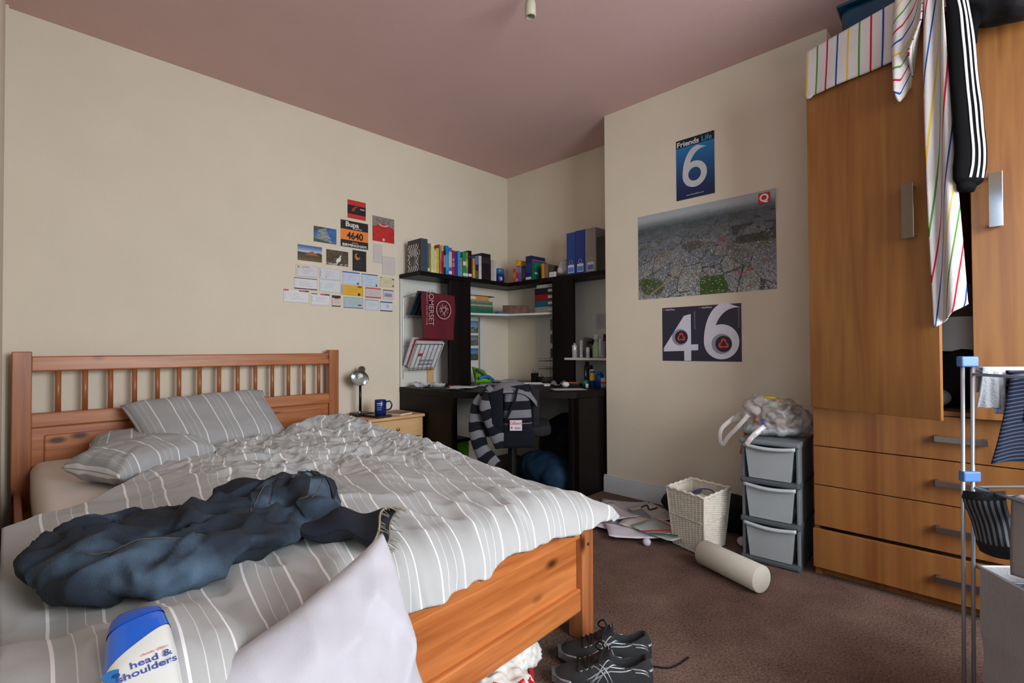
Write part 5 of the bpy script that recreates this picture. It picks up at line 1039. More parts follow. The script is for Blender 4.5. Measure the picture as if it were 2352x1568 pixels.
# ---------------------------------------------------------------- on top of the wardrobe
BLU = mat('#0d3c58', .2, var=.05, alpha=.93)
tb = E('storage_tub', (3.12, -.62, 2.401), 'translucent dark blue plastic tub on top of the wardrobe', 'tub')
O('body', MB().prism([(2.99, -.86), (3.28, -.86), (3.30, -.40), (2.97, -.40)], 2.401, 2.57), BLU, tb, bevel=.03, seg=4, smooth=True)
O('rim', MB().prism([(2.975, -.875), (3.295, -.875), (3.315, -.385), (2.955, -.385)], 2.57, 2.585), BLU, tb, bevel=.006)
mb = MB().ball((3.60, -.80, 2.53), .28, .28, .12, 24).ball((3.53, -1.03, 2.345), .17, .12, .17, 20).ball((3.68, -1.02, 2.35), .18, .13, .16, 20).ball((3.47, -1.02, 2.44), .12, .12, .14, 20)
blob('holdall', mb, mat('#0b0a12', .8, bump=.3, bscale=40, var=.2), vox=.014, disp=.05, dscale=.1, label='black bag sagging over the front of the wardrobe top', cat='bag')
# ---------------------------------------------------------------- towel over the open door
TOW = uvstripe('#c9c5c6', [(.125, .02, '#b4202e'), (.375, .02, '#1d4e94'), (.625, .02, '#d0ae3c'), (.875, .02, '#4c8a34')], .180, rough=1, bump=.9, bscale=420)
tw = E('towel', (3.1, -.97, 2.10), 'white bath towel with red, blue, yellow and green stripes hung over the left wardrobe door', 'towel')
def DW(x, y, z): return DM @ Vector((x, y, z))
def flap(u, v):     # u along the door, v from the back over the top to the front hem
    x = .008 + .395 * u; hem = .215 + .02 * u + .0015 * math.sin(u * 9)
    if u < .10: hem += .010 * math.sin(u / .10 * PI)
    if u > .93: hem -= .03 * (u - .93) / .07
    if v < .3: return DW(x, .006 + .002 * math.sin(x * 40), 2.397 - .10 * (1 - v / .3))
    if v < .4: t = (v - .3) / .1; return DW(x, .006 - .033 * t, 2.403 + .004 * math.sin(PI * t))
    t = (v - .4) / .6; return DW(x, -.027 - .010 * t + .005 * math.sin(x * 22 + t * 2) * t - .008 * t * math.exp(-((x - .02) / .03) ** 2), 2.400 - hem * t)
O('front_flap', MB().grid(flap, 60, 30, uvf=lambda u, v: (.395 * u + .10 + .006 * v, v)), TOW, tw, smooth=True, solid=.006)
# bunched fold with its pointed corner
def bunch(u, v):
    x = .385 + .085 * u * (1 - .0 * v) - .03 * v * (u > .5) * 0; top = 2.41
    L_ = .30 + .13 * (1 - abs(u - .28) * 1.9)
    z = top - L_ * v; pin = 1 - .45 * max(0, v - .6) / .4
    x = .385 + (.10 * u - .03) * pin + .028 - .010 * v
    return DW(x, -.035 - .028 * math.sin(u * PI * 2.2 + .6) * (0.4 + v * .8) - .012 * v, z)
O('bunched_fold', MB().grid(bunch, 34, 36, uvf=lambda u, v: (.05 + .36 * v + .16 * u, u)), TOW, tw, smooth=True, solid=.007)
def tail(u, v):
    # long narrow tail hanging past the outer edge of the door
    wd_ = .060 + .035 * v; z = 2.405 - 1.245 * v - .05 * (1 - u) * (v > .9) * ((v - .9) / .1)
    x = .480 + .010 * v + wd_ * u; return DW(x, -.040 - .016 * math.sin(u * PI * 2.5 + v * 3) - .012 * math.sin(v * PI), z + (.03 * u if v > .97 else 0) * ((v - .97) / .03))
O('hanging_tail', MB().grid(tail, 22, 90, uvf=lambda u, v: (.18 * u + v * .30 + .02 * math.sin(v * 6 + u * 2) + .13, v)), TOW, tw, smooth=True, solid=.007)
# ---------------------------------------------------------------- track top sleeve
JB = mat('#060608', .8, bump=.1, bscale=120, var=.1, spec=.12); JW = mat('#c4c6cc', .7)
jk = E('track_top', (3.40, -1.12, 1.6), 'black track top with three white sleeve stripes hanging off the wardrobe door', 'jacket')
away2 = (-.66, .75, 0); CAMX = Vector((.75, .66, 0))
JP = bez([(3.33, -1.08, 2.46), (3.375, -1.10, 2.36), (3.392, -1.11, 2.22), (3.400, -1.12, 2.05), (3.410, -1.125, 1.88), (3.415, -1.13, 1.72), (3.412, -1.13, 1.645), (3.405, -1.13, 1.600)], 8)
JR = [float(np.interp(i / (len(JP) - 1), [0, .2, .35, .6, .8, .92, 1], [.035, .036, .042, .050, .056, .050, .026])) for i in range(len(JP))]
mb = MB(); mb.tube(JP, JR, 24, flat=.42, up=away2)
for k in range(len(mb.v)):
    p = Vector(mb.v[k]); mb.v[k] = tuple(p + Vector((.4, -.6, .2)) * .010 * noise.noise(Vector((p.x * 14, p.y * 14, p.z * 9))))
sl_ = O('sleeve', mb, JB, jk, smooth=True)
for q, o_ in enumerate((-.012, .010, .032)):
    vs = []; fs = []
    for i in range(2, len(JP) - 5):
        t = i / (len(JP) - 1); R_ = JR[i]; ln = (CAMX.normalized())
        for e in (-.0042 if q < 2 else -.0055, .0042 if q < 2 else .0055):
            off = max(-.97 * R_, min(.97 * R_, (o_ * (.6 + .5 * t)) + e)); dep_ = .42 * R_ * math.sqrt(max(0, 1 - (off / R_) ** 2)) + .0022
            p = JP[i] + ln * off - Vector(away2).normalized() * dep_
            p = p + Vector((.4, -.6, .2)) * .010 * noise.noise(Vector((p.x * 14, p.y * 14, p.z * 9)))
            vs.append(p)
    n = len(vs) // 2; fs = [(2 * i, 2 * i + 1, 2 * i + 3, 2 * i + 2) for i in range(n - 1)]
    O('sleeve_stripe', MB().add(vs, fs), JW, jk, smooth=True, solid=.001)
O('cuff', MB().tube([(3.408, -1.13, 1.64), (3.404, -1.13, 1.60), (3.402, -1.13, 1.585)], [.036, .031, .026], 20, flat=.55, up=away2), JB, jk, smooth=True)
mb = MB().ball((3.42, -1.02, 2.44), .09, .10, .09, 20).ball((3.36, -1.06, 2.45), .06, .05, .05, 16).tube([(3.42, -1.05, 2.42), (3.425, -1.06, 2.25), (3.42, -1.08, 2.12)], [.05, .035, .02], 12)
blob('shoulder', mb, JB, jk, vox=.01, disp=.03, dscale=.05)

# ================================================================ CLOTHES AIRER
ALU = mat('#a4acb4', .3, .6, var=.03); CAPM = mat('#4a70aa', .4, var=.03)
ar = E('clothes_airer', (3.55, -1.75, 0), 'silver tiered clothes airer with pale blue joints in front of the wardrobe', 'clothes airer')
A = Vector((3.405, -1.70, 0)); e1 = Vector((.76, .65, 0)); e2 = Vector((.66, -.75, 0)); lat = Vector((.7146, .6995, 0)) * .026
SH = Vector((-.0006, -.0005, 0))
for k in (0, 1):
    p = A + lat * k * 1.0
    O('upright', MB().tube([p + Vector((-.010, -.009, .02)), p + Vector((0, 0, 1.0))], .0045, 10), ALU, ar, smooth=True)
for z in (.985, .680):
    O('joint', MB().prism([tuple((A - lat * .38 + Vector((-.007, .007, 0)))[:2]), tuple((A + lat * 1.38 + Vector((-.007, .007, 0)))[:2]), tuple((A + lat * 1.38 + Vector((.007, -.007, 0)))[:2]), tuple((A - lat * .38 + Vector((.007, -.007, 0)))[:2])], z, z + .028), CAPM, ar, bevel=.004, seg=3)
def tier(z, l1, l2, n, dz1=0):
    mb = MB(); P0_ = A + lat + Vector((0, 0, z)); a_ = P0_ + e1 * l1 + Vector((0, 0, dz1)); c_ = P0_ + e2 * l2; b_ = a_ + e2 * l2
    mb.tube([P0_, a_, b_, c_, P0_], .0042, 8)
    for k in range(1, n): mb.tube([P0_ + (c_ - P0_) * (k / n), a_ + (b_ - a_) * (k / n)], .003, 6)
    O('rack_tier', mb, ALU, ar, smooth=True)
tier(.965, .50, .40, 5); tier(.665, .50, .40, 5, .01); tier(.455, .50, .38, 4)
for q in (A + lat + e1 * .50, A + lat + e2 * .40, A + lat + e1 * .5 + e2 * .4):
    O('upright', MB().tube([q + Vector((0, 0, .02)), q + Vector((0, 0, 1.0))], .0045, 10), ALU, ar, smooth=True)
# clothes on it
def hang(name, o_, ax, w_, h_, m_, label, cat, seed=0, sway=.012, taper=0, back=.06, uvf=None, slant=0, sag=0, nrm=None):
    o_ = Vector(o_); ax = Vector(ax).normalized(); n_ = Vector((ax.y, -ax.x, 0)) if nrm is None else Vector(nrm)
    def fn(u, v):
        if v < .15: d_ = -back * (1 - v / .15); p = o_ + ax * (u * w_) + Vector((0, 0, .006 - abs(d_) * 1.0)) - n_ * .010; return p
        t = (v - .15) / .85; ww = w_ * (1 + taper * t); x = (u - .5) * ww + .5 * w_ + slant * t
        return o_ + ax * x + n_ * (.008 + sway * math.sin(u * 7 + seed + t * 2) * t + .6 * sway * math.sin(u * 15 + seed * 2) * t) + Vector((0, 0, .006 - h_ * t + sag * math.sin(u * 5 + seed) * t))
    return O(name, MB().grid(fn, 30, 34, uvf=uvf or (lambda u, v: (v * h_, u * w_))), m_, smooth=True, solid=.004, label=label, cat=cat)
P1 = A + lat + Vector((0, 0, .970))
SHIRT = uvstripe('#0a1126', [(.5, .14, '#3f485a')], .0105, rough=.95, bscale=300)
hang('striped_shirt', P1 + e1 * .075 + e2 * .02, e1, .30, .255, SHIRT, 'navy shirt with thin pale stripes folded over the top rail of the airer', 'shirt', 1, taper=.55, slant=.02, sag=.016, uvf=lambda u, v: (v * .29 + .05 * u, u))
hang('striped_shirt_sleeve', P1 + e1 * .115 + e2 * .03, e1, .20, .13, SHIRT, 'folded navy striped sleeve lying over the shirt on the top rail', 'shirt', 3, taper=.2, uvf=lambda u, v: (v * .14 + .06 * u, u)).name = 'shirt_sleeve'
SK = mat('#8e9298', .95, bump=.4, bscale=150, var=.1)
hang('ankle_sock', P1 + e1 * .018, e1, .045, .10, SK, 'short pale grey sock with a dark toe next to the airer uprights', 'sock', 2, taper=.4, sway=.006)
hang('ankle_sock', P1 + e1 * .050, e1, .040, .115, mat('#9a9ea6', .95, bump=.4, bscale=150, var=.25, vscale=60), 'mottled white sock between the plain grey sock and the striped shirt', 'sock', 4, taper=.3, sway=.008)
hang('towel', P1 + e1 * .02 + Vector((0, 0, .008)), e1, .46, .022, mat('#c4ced8', .95, bump=.4, bscale=150), 'thin white cloth folded along the top rail of the airer', 'cloth', 5, sway=.002, back=.02)
hang('cloth', P1 + e1 * .165 + e2 * -.03 + Vector((0, 0, -.06)), e1, .22, .215, mat('#c4c4cc', .95, var=.1), 'white hem showing below the striped shirt on the airer', 'cloth', 6, sag=.02)
P2 = A + Vector((0, 0, .668))
KN = MC.get('knit') or uvstripe('#1a1d21', [(.5, .24, '#5a5e61')], .0105, rough=1, bump=.8, bscale=500)
ks = E('patterned_sock', tuple(P2 + e2 * .07), 'grey and black knitted sock slung over the middle tier corner', 'sock')
def knit(u, v):
    ax = (e2 * .75 + Vector((.7146, .6995, 0)) * .55).normalized(); n_ = Vector((ax.y, -ax.x, 0)); w_ = .082 * (1 - .15 * v); x = (u - .5) * w_ + .036 + .030 * v ** 1.2
    return P2 + ax * x + n_ * (.022 * math.sin(PI * u) + .006 * math.sin(v * 9)) + Vector((0, 0, .005 - .165 * v - .018 * (1 - u) * (1 - v)))
O('knitted_leg', MB().grid(lambda u, v: knit(u, .12 + v * .70), 26, 50, uvf=lambda u, v: (u * .082, v)), KN, ks, smooth=True, solid=.006)
TOE = mat('#13171c', .95, bump=.3, bscale=200)
O('toe', MB().grid(lambda u, v: knit(u, v * .13), 20, 8), TOE, ks, smooth=True, solid=.008); O('cuff', MB().grid(lambda u, v: knit(u, .82 + v * .18), 20, 8), TOE, ks, smooth=True, solid=.008)
P3 = A + lat + Vector((0, 0, .665)) + e2 * .085 + e1 * .025
hang('trousers', P3, e2, .30, .205, mat('#8c8888', .95, bump=.2, bscale=150, var=.04), 'light grey trousers folded over the middle tier of the airer', 'trousers', 7, sway=.006, sag=.01)
# laundry bag with its pale shirt
LBG = mat('#8f8f93', .95, bump=.25, bscale=160, var=.05); LB0 = A + lat * .6 + Vector((.012, -.02, 0)); f1 = Vector((.78, .62, 0)); f2 = Vector((.64, -.77, 0))
lb = E('laundry_bag', tuple(LB0 + f1 * .2 + f2 * .22), 'grey fabric laundry bag standing below the airer', 'laundry bag')
def lbag(u, v):
    t = u * 4; k = int(t) % 4; f_ = t - int(t); cs_ = [LB0, LB0 + f2 * .44, LB0 + f2 * .44 + f1 * .40, LB0 + f1 * .40]
    p = cs_[k] * (1 - f_) + cs_[(k + 1) % 4] * f_; c_ = (cs_[0] + cs_[2]) / 2; p = c_ + (p - c_) * (1 - .04 * (1 - v)); n_ = (p - c_).normalized()
    return Vector((p.x, p.y, .004 + .462 * v)) + n_ * .008 * noise.noise(Vector((p.x * 9, p.y * 9, v * 5)))
O('body', MB().grid(lbag, 80, 24), LBG, lb, smooth=False, solid=.005)
mb = MB().tube([lbag(k / 40, 1) for k in range(41)], .003, 8, cap=False); O('rim', mb, mat('#b4b6bc', .7), lb, smooth=True)
c0 = LB0 + f1 * .20 + f2 * .22
sh_ = MB(); 
def heap(u, v):
    p = LB0 + f1 * (.03 + .35 * u) + f2 * (.03 + .37 * v); k = math.sin(PI * u) ** .5 * math.sin(PI * v) ** .5
    return Vector((p.x, p.y, .425 + .06 * k + .03 * (1 - abs(noise.noise(Vector((u * 6, v * 2.5, 3)))) * 3) * k + .015 * noise.noise(Vector((u * 14, v * 9, 1)))))
O('pale_shirt', sh_.grid(heap, 50, 50), mat('#7088c0', .9, bump=.1, bscale=200, var=.05), smooth=True, solid=.006, label='pale blue shirt heaped inside the grey laundry bag', cat='shirt')

# ================================================================ TRAINERS
def shoe(name, M_, label):
    r = E(name, tuple(M_ @ Vector((0, 0, 0))), label, 'shoe', 'black running shoes')
    L_ = .30
    def sec(s): q = [sec0(max(0, min(.3, s + d_))) for d_ in (-.012, -.006, 0, .006, .012)]; return tuple(sum(t[i] for t in q) / 5 for i in range(3))
    def sec0(s):
        w_ = float(np.interp(s, [0, .02, .08, .16, .24, .28, .30], [.012, .032, .049, .042, .036, .032, .014])); cx = float(np.interp(s, [0, .1, .2, .3], [.008, .0, -.004, .0]))
        h = float(np.interp(s, [0, .02, .06, .10, .14, .165, .19, .22, .25, .275, .292, .30], [.030, .045, .058, .072, .094, .110, .094, .084, .092, .112, .105, .06])); return w_, cx, h
    def up(s, a, out=0):
        w_, cx, h = sec(s); z0 = .022; ca, sa = math.cos(a), math.sin(a)
        y = cx + (w_ + out) * (abs(ca) ** .75) * (1 if ca > 0 else -1); y = cx + (y - cx) * (1 - .25 * sa ** 2 * (s > .12)); z = z0 + (h - z0 + out) * sa ** .62
        dip = max(0, math.sin(a) - .80) / .20 * max(0, min(1, (s - .168) / .02)) * max(0, min(1, (.283 - s) / .012))
        return M_ @ Vector((s, y, z - dip * .055 * (1 - out * 0)))
    UP = mat('#25272a', .75, bump=.5, bscale=600, var=.15, vscale=90); SI = mat('#9aa0a6', .35, .5, var=.1)
    O('upper', MB().grid(lambda u, v: up(L_ * u, PI * v), 60, 44), UP, r, smooth=True, solid=.003)
    O('lining', MB().grid(lambda u, v: M_ @ Vector((.175 + .105 * u, (v - .5) * 2 * .026 * math.sin(PI * min(.98, max(.05, u))) ** .5, .052 - .012 * math.sin(PI * u))), 12, 10), mat('#08060a', .95), r, smooth=True)
    def outl(k, e, z, lo=0):
        n = 48; s = (1 - math.cos(2 * PI * k / n)) / 2 * L_; w_, cx, h = sec(s); sg = 1 if k < n / 2 else -1
        return M_ @ Vector((s + (e if s > L_ * .5 else -e) * (abs(s / L_ - .5) * 2) ** 6, cx + sg * (w_ + e), z + (.010 * max(0, (.06 - s) / .06) if lo else 0)))
    n = 48
    for nm, z0, z1, e, m_ in (('outsole', .0, .010, .001, mat('#1a1a1c', .8)), ('midsole', .010, .030, .004, mat('#56565a', .6, var=.5, vscale=24))):
        vs = [outl(k, e, z0, 1) for k in range(n)] + [outl(k, e, z1, 1) for k in range(n)]
        O(nm, MB().add(vs, [tuple(range(n - 1, -1, -1)), tuple(range(n, 2 * n))] + [(k, (k + 1) % n, n + (k + 1) % n, n + k) for k in range(n)]), m_, r, smooth=False)
    def line(sa, nm='reflective_stripe', w_=.0022, m_=SI): O(nm, MB().tube([up(s, a, .0018) for s, a in sa], w_, 6), m_, r, smooth=True)
    def seg_(s0, a0, s1, a1, n=8): return [(s0 + (s1 - s0) * k / n, a0 + (a1 - a0) * k / n) for k in range(n + 1)]
    for sgn in (0, 1):
        A_ = lambda a: a if sgn else PI - a
        for (s0, a0, s1, a1) in ((.120, 1.05, .165, .10), (.132, 1.10, .178, .10), (.175, 1.15, .115, .12), (.190, .95, .128, .10), (.10, .35, .215, .85), (.11, .22, .235, .75), (.235, .8, .285, .35), (.245, .55, .288, .25)):
            line([(s, A_(a)) for s, a in seg_(s0, a0, s1, a1)])
        line([(s, A_(a)) for s, a in seg_(.012, .35, .055, .20)], w_=.0035)
        for q in range(5):
            s = .080 + q * .017; line([(s, A_(1.10)), (s + .004, A_(.98)), (s + .010, A_(1.05))], 'eyelet', .0016)
    LC = mat('#0c0a0e', .9)
    for q in range(7):
        s = .078 + q * .0145; O('lace', MB().tube([up(s, 1.05, .003), up(s + .006, PI / 2, .008), up(s + (.010 if q % 2 else -.002), PI - 1.05, .003)], .0030, 6), LC, r, smooth=True)
    O('tongue', MB().grid(lambda u, v: M_ @ Vector((.12 + .058 * u, (v - .5) * .052, .088 + .034 * u - .05 * (v - .5) ** 2 * 4 * .3)), 8, 8), mat('#141518', .8), r, smooth=True, solid=.006)
    for q in range(2):
        O('lace_loop', MB().tube(bez([up(.16, PI / 2, .012), M_ @ Vector((.15, .025 * (1 - 2 * q), .125)), M_ @ Vector((.135, .045 * (1 - 2 * q), .10)), M_ @ Vector((.145, .025 * (1 - 2 * q), .098)), up(.158, PI / 2, .010)], 8), .0028, 6), LC, r, smooth=True)
    O('tongue_tab', MB().box(.170, .174, -.008, .008, .100, .122, M_), mat('#7c706c', .6), r)
    O('heel_patch', MB().tube([up(.288, .50, .002), up(.297, .7, .002), up(.297, PI - .7, .002), up(.288, PI - .5, .002)], .006, 8, flat=.4), mat('#a4acb4', .3, .4), r, smooth=True)
    return r
sd = math.atan2(.62, .78)
shoe('running_shoe', TR((2.415, -2.195, 0), sd + .05), 'black running shoe with silver lines, farther of the pair by the bed post')
shoe('running_shoe', TR((2.475, -2.30, 0), sd + .02), 'black running shoe with silver criss-cross lines, nearer of the pair')
LC = mat('#0c0a0e', .9)
O('shoelace', MB().tube(bez([(2.66, -2.01, .004), (2.70, -1.98, .004), (2.715, -1.93, .004), (2.72, -1.885, .004)]), .003, 6), LC, smooth=True, label='loose black lace curving over the carpet beside the farther shoe', cat='shoelace')
O('shoelace', MB().tube(bez([(2.72, -2.10, .004), (2.76, -2.09, .004), (2.80, -2.06, .004), (2.86, -2.06, .004)]), .003, 6), LC, smooth=True, label='loose black lace trailing on the carpet from the heel of the nearer shoe', cat='shoelace')
# ---------------------------------------------------------------- under the bed
mb = MB().ball((2.31, -2.45, .06), .13, .13, .065, 20).ball((2.33, -2.33, .06), .09, .08, .065, 18).ball((2.42, -2.47, .04), .09, .09, .045, 18)
cb2 = blob('carrier_bag', mb, mat('#d2d2ce', .35, bump=.4, bscale=40, var=.04), vox=.008, smooth_it=4, disp=.015, dscale=.035, label='crumpled white carrier bag with red print under the foot of the bed', cat='bag')
bake(cb2, crinkle(.012, .006)); BC = bvh(cb2)
for p_, r_ in (((2.475, -2.455, .068), .5), ((2.45, -2.50, .076), -.3), ((2.485, -2.42, .055), .9)): 
    def rp_(u, v, p_=p_, r_=r_):
        a_ = (u - .5) * .05; b_ = (v - .5) * .022; q = Vector(p_) + Vector((.7, .7, 0)) * (a_ * math.cos(r_) - b_ * math.sin(r_)) + Vector((0, 0, 1)) * (a_ * math.sin(r_) + b_ * math.cos(r_)); h_ = BC.ray_cast(q + Vector((.3, -.3, .15)), Vector((-.3, .3, -.15)).normalized())
        return h_[0] + Vector((.0012, -.0012, .001)) if h_[0] is not None else q
    O('red_print', MB().grid(rp_, 10, 6), mat('#b81c22', .4), cb2, smooth=True)
O('shoe_box', MB().box(2.02, 2.30, -2.36, -2.14, 0, .12, TR()), mat('#3c4450', .7, var=.2), bevel=.003, label='dark grey-blue box pushed under the foot of the bed', cat='box')
O('bag', MB().ball((2.25, -2.14, .05), .06, .05, .05, 12), mat('#0c0c10', .9), smooth=True, label='small black bundle beside the box under the bed', cat='bundle')

# ================================================================ SHAMPOO BOTTLE lying on the duvet
BM = Matrix.Translation((2.60, -3.358, .672)) @ (Matrix((Vector((.955, -.095, -.28)).normalized(), Vector((.099, .995, .0)).normalized(), Vector((.279, -.028, .96)))).transposed().to_4x4())
# local x: from cap tip towards the base, y across, z up
sb = E('shampoo_bottle', (2.62, -3.35, .63), 'white shampoo bottle with a slanted bright blue cap lying on the duvet', 'bottle')
def bsec(x):
    hw = .9 * float(np.interp(x, [0, .012, .035, .07, .12, .19, .235, .25], [.020, .030, .0355, .039, .043, .044, .040, .030])); ht = float(np.interp(x, [0, .012, .05, .10, .2, .25], [.006, .013, .018, .022, .024, .016])); return hw, ht
def bpt(x, a, out=0, skew=0):
    hw, ht = bsec(x); ca, sa = math.cos(a), math.sin(a); sg = lambda q: 1 if q >= 0 else -1
    y = sg(ca) * abs(ca) ** .7 * (hw + out); z = sg(sa) * abs(sa) ** .8 * (ht + out); return BM @ Vector((x + skew * y, y, z))
cutx = .078; SKEW = -.75
O('body', MB().grid(lambda u, v: bpt(cutx + (.25 - cutx) * u, 2 * PI * v, 0, SKEW * (1 - u)), 40, 48), mat('#e4e8e6', .25, var=.01, coat=.3), sb, smooth=True, weld=True)
O('base', MB().add([bpt(.25, 2 * PI * k / 40) for k in range(40)], [tuple(range(40))]), mat('#e4e8e6', .25, var=.01, coat=.3), sb)
cp = O('cap', MB().grid(lambda u, v: bpt(.004 + (cutx - .004) * u, 2 * PI * v, .0006, SKEW * u), 24, 48).add([bpt(.004, 2 * PI * k / 40, .0006) for k in range(40)], [tuple(range(40))]), mat('#0f62d8', .18, var=.02, coat=.5), sb, smooth=True)
O('lid_top', MB().grid(lambda u, v: bpt(.003 + .026 * u, 2 * PI * v, .0016, SKEW * u * .35), 12, 48), mat('#2450b0', .3, var=.02), cp, smooth=True)
def dec(body, size, x, y, col, name='lettering', rot=0, bold=.0, sx=1, ext=.0002):
    Fb = BM @ Matrix.Translation((x, y, bsec(x)[1] + .0004)) @ Matrix(((0, -1, 0, 0), (1, 0, 0, 0), (0, 0, 1, 0), (0, 0, 0, 1)))
    c = text(body, size, Vector((0, 0, 0)), Fb, mat(col, .4), sb, ext=ext, rot=rot, bold=bold, sx=sx); return c
dec('head &', .0150, .117, .010, '#4658a8', rot=.10, bold=.01); dec('shoulders', .0150, .131, .006, '#4658a8', rot=.10, bold=.01)
dec('classic clean', .0060, .105, .014, '#d88c8c', rot=.12)
rg = MB().lathe([(.005, 0), (.0135, .0), (.0135, .001), (.005, .001), (.005, 0)], BM @ Matrix.Translation((.124, -.024, bsec(.138)[1] - .0028)) @ Matrix.Rotation(-.25, 4, 'X') @ Matrix.Diagonal((.75, 1, 1, 1)), 28, False)
O('emblem', rg, mat('#2c6cac', .4), sb); O('emblem', MB().lathe([(.0, 0), (.0045, 0), (.0, .001)], BM @ Matrix.Translation((.124, -.024, bsec(.138)[1] - .0023)), 20), mat('#124c88', .4), sb)
O('label_flash', MB().grid(lambda u, v: bpt(.172 + .03 * u, PI / 2 - .55 - .35 * v, .0004), 4, 6), mat('#5a58b8', .4), sb); O('label_flash', MB().grid(lambda u, v: bpt(.176 + .01 * u, PI / 2 + .25 - .7 * v, .0004), 4, 6), mat('#d8a890', .4), sb)

# ================================================================ JEANS on the duvet
def denim():
    M = bpy.data.materials.new('denim'); M.use_nodes = True; N = M.node_tree; b = N.nodes['Principled BSDF']; L = N.links.new
    tc = N.nodes.new('ShaderNodeTexCoord'); n = N.nodes.new('ShaderNodeTexNoise'); n.inputs['Scale'].default_value = 5.5; n.inputs['Detail'].default_value = 3; L(tc.outputs['Object'], n.inputs['Vector'])
    mp = N.nodes.new('ShaderNodeMapping'); mp.inputs['Scale'].default_value = (25, 500, 500); mp.inputs['Rotation'].default_value = (0, 0, .8); L(tc.outputs['Object'], mp.inputs[0])
    n2 = N.nodes.new('ShaderNodeTexNoise'); n2.inputs['Scale'].default_value = 1; n2.inputs['Detail'].default_value = 3; L(mp.outputs[0], n2.inputs['Vector'])
    a = N.nodes.new('ShaderNodeMath'); a.operation = 'MULTIPLY_ADD'; a.inputs[1].default_value = .10; L(n2.outputs[0], a.inputs[0]); c = N.nodes.new('ShaderNodeMath'); c.operation = 'MULTIPLY'; c.inputs[1].default_value = .92; L(n.outputs[0], c.inputs[0]); L(c.outputs[0], a.inputs[2])
    r = N.nodes.new('ShaderNodeValToRGB'); e = r.color_ramp.elements; e[0].position = .42; e[0].color = lin('#10161f') + (1,); e[1].position = .72; e[1].color = lin('#4e647a') + (1,); m_ = r.color_ramp.elements.new(.56); m_.color = lin('#1b2736') + (1,)
    L(a.outputs[0], r.inputs[0]); L(r.outputs[0], b.inputs['Base Color']); b.inputs['Roughness'].default_value = .9; pass
    bp = N.nodes.new('ShaderNodeBump'); bp.inputs['Strength'].default_value = .35; bp.inputs['Distance'].default_value = .002; L(n2.outputs[0], bp.inputs['Height']); L(bp.outputs[0], b.inputs['Normal']); return M
DEN = denim(); DDK = mat('#151b28', .9, bump=.3, bscale=400, var=.25, vscale=20)
jn = E('jeans', (2.18, -3.1, .58), 'faded dark blue jeans thrown in a heap on the duvet', 'jeans')
mb = MB(); ZJ = .575
# seat and waist
mb.ball((2.10, -2.98, ZJ + .05), .15, .085, .060, 28, rot=Matrix.Rotation(-.35, 3, 'Z')); mb.ball((2.16, -2.93, ZJ + .055), .12, .075, .058, 24, rot=Matrix.Rotation(-.2, 3, 'Z')); mb.ball((2.04, -3.04, ZJ + .045), .09, .08, .065, 24)
# near leg doubled back on itself
mb.tube(bez([(2.18, -2.99, ZJ + .04), (2.24, -3.12, ZJ + .035), (2.27, -3.25, ZJ + .03), (2.22, -3.36, ZJ + .03), (2.13, -3.405, ZJ + .035)]), [float(x) for x in np.interp(np.linspace(0, 1, 49), [0, .4, .8, 1], [.085, .075, .065, .05])], 20, flat=.55, up=(0, 0, 1))
mb.tube(bez([(2.13, -3.40, ZJ + .045), (2.04, -3.39, ZJ + .035), (1.98, -3.33, ZJ + .03), (2.05, -3.22, ZJ + .03), (2.08, -3.10, ZJ + .035)]), [float(x) for x in np.interp(np.linspace(0, 1, 49), [0, .3, .7, 1], [.055, .066, .06, .06])], 20, flat=.62, up=(0, 0, 1))
mb.tube(bez([(2.16, -3.38, ZJ + .04), (2.10, -3.30, ZJ + .055), (2.12, -3.18, ZJ + .055), (2.10, -3.05, ZJ + .05)]), [float(x) for x in np.interp(np.linspace(0, 1, 37), [0, .5, 1], [.05, .065, .07])], 18, flat=.6, up=(0, 0, 1))
sl2 = blob('seat_and_leg', mb, DEN, jn, vox=.006, smooth_it=4)
def crease(p, n_):
    if p.z < ZJ - .005: return p
    q = p + Vector((.03, .03, .03)) * noise.noise(p * 9); a_ = q.x * .35 + q.y * .94; b_ = q.x * .94 - q.y * .35
    r1 = 1 - abs(noise.noise(Vector((b_ * 15, a_ * 4.5, q.z * 8)))) * 3; r2 = 1 - abs(noise.noise(Vector((b_ * 12 + a_ * 10, a_ * 8, q.z * 16 + 5)))) * 3.2; r3 = 1 - abs(noise.noise(Vector((b_ * 40, a_ * 22, 9)))) * 3
    return p + n_ * (.020 * (max(-.6, r1) - .25) + .012 * (max(-.5, r2) - .1) + .003 * max(-.5, r3))
bake(sl2, crease)
# far leg with its frayed cuff
def legfn(u, v):
    a = 2 * PI * v; c = Vector((2.19, -2.98, ZJ + .03)) * (1 - u) + Vector((2.405, -2.845, ZJ + .034)) * u; d_ = Vector((.66, -.75, 0)); wq = .060 + .012 * u + .01 * math.sin(u * 7)
    return c + d_ * (wq * math.cos(a)) + Vector((0, 0, .026 * math.sin(a) * (1 + .25 * u) + .008 * math.sin(u * 12 + a))) + Vector((.54, .34, 0)) * (.012 * math.sin(a * 3) * (u > .95))
O('far_leg', MB().grid(legfn, 30, 36), DDK, jn, smooth=True, solid=.003)
cf = MB()
fr2 = random.Random(8)
for k in range(90):
    v = fr2.random(); p = legfn(1.0, v); q = p + Vector((.02 + .02 * fr2.random(), .014 * fr2.uniform(-1, 2), -.012 * fr2.random())) * fr2.random(); cf.tube([p, (p + q) / 2 + Vector((0, 0, .003 * fr2.random())), q], .0009, 4)
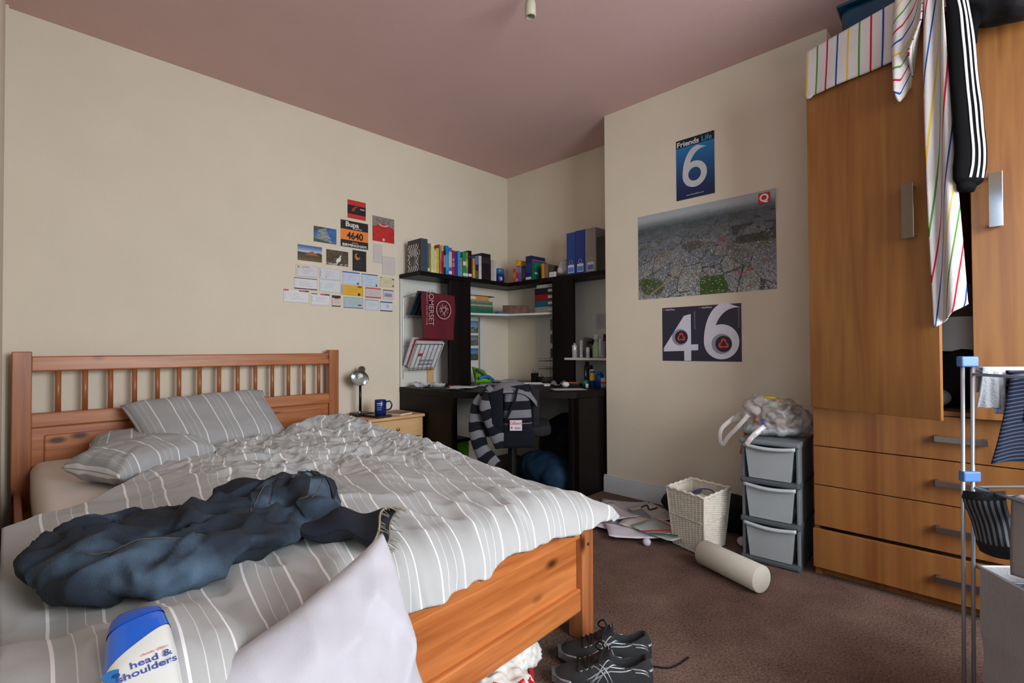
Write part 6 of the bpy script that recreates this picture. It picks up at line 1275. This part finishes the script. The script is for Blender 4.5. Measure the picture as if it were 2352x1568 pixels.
cf.tube([legfn(1.0, k / 36) for k in range(37)], .0028, 6, cap=False)
O('frayed_hem', cf, mat('#8c8470', .95), jn)
ST = mat('#5e5646', .9)
def on_jeans(pts, r_=.0012, nm='seam'): return O(nm, MB().tube(bez(pts, 8), r_, 6), ST, jn, smooth=True)
BV = bvh(sl2)
def onto(x, y, lift=.0015):
    h_ = BV.ray_cast(Vector((x, y, 1.0)), Vector((0, 0, -1)))
    return (h_[0] + h_[1] * lift) if h_[0] is not None else Vector((x, y, ZJ + .05))
def seamline(pts, nm='seam', r_=.0009, m_=None, n=14):
    P_ = [onto(p.x, p.y) for p in bez([(a, b, 0) for a, b in pts], n)]; O(nm, MB().tube(P_, r_, 5), m_ or ST, jn, smooth=True)
def patch(cs_, nm, m_, lift=.003, n=14):
    def fn(u, v):
        p = (Vector(cs_[0]) * (1 - u) + Vector(cs_[1]) * u) * (1 - v) + (Vector(cs_[3]) * (1 - u) + Vector(cs_[2]) * u) * v; return onto(p.x, p.y, lift)
    return O(nm, MB().grid(fn, n, n), m_, jn, smooth=True, solid=.002)
patch([(2.185, -3.035), (2.245, -2.965), (2.165, -2.915), (2.10, -2.985)], 'back_pocket', DEN)
seamline([(2.185, -3.035), (2.245, -2.965)]); seamline([(2.245, -2.965), (2.165, -2.915)]); seamline([(2.185, -3.035), (2.10, -2.985)]); seamline([(2.10, -2.985), (2.165, -2.915)])
patch([(2.20, -2.87), (2.235, -2.895), (2.09, -2.875), (2.10, -2.905)][:2] + [(2.07, -2.925), (2.05, -2.90)], 'waistband', DEN, .004)
seamline([(2.235, -2.90), (2.15, -2.912), (2.06, -2.93)]); seamline([(2.25, -3.10), (2.17, -3.06), (2.10, -2.98), (2.04, -2.93)]); seamline([(2.28, -3.16), (2.27, -3.28), (2.22, -3.38)]); seamline([(2.26, -2.96), (2.20, -2.90)])
for a, b in (((2.20, -2.885), (2.18, -2.925)), ((2.12, -2.895), (2.115, -2.935))): seamline([a, b], 'belt_loop', .004, DEN)
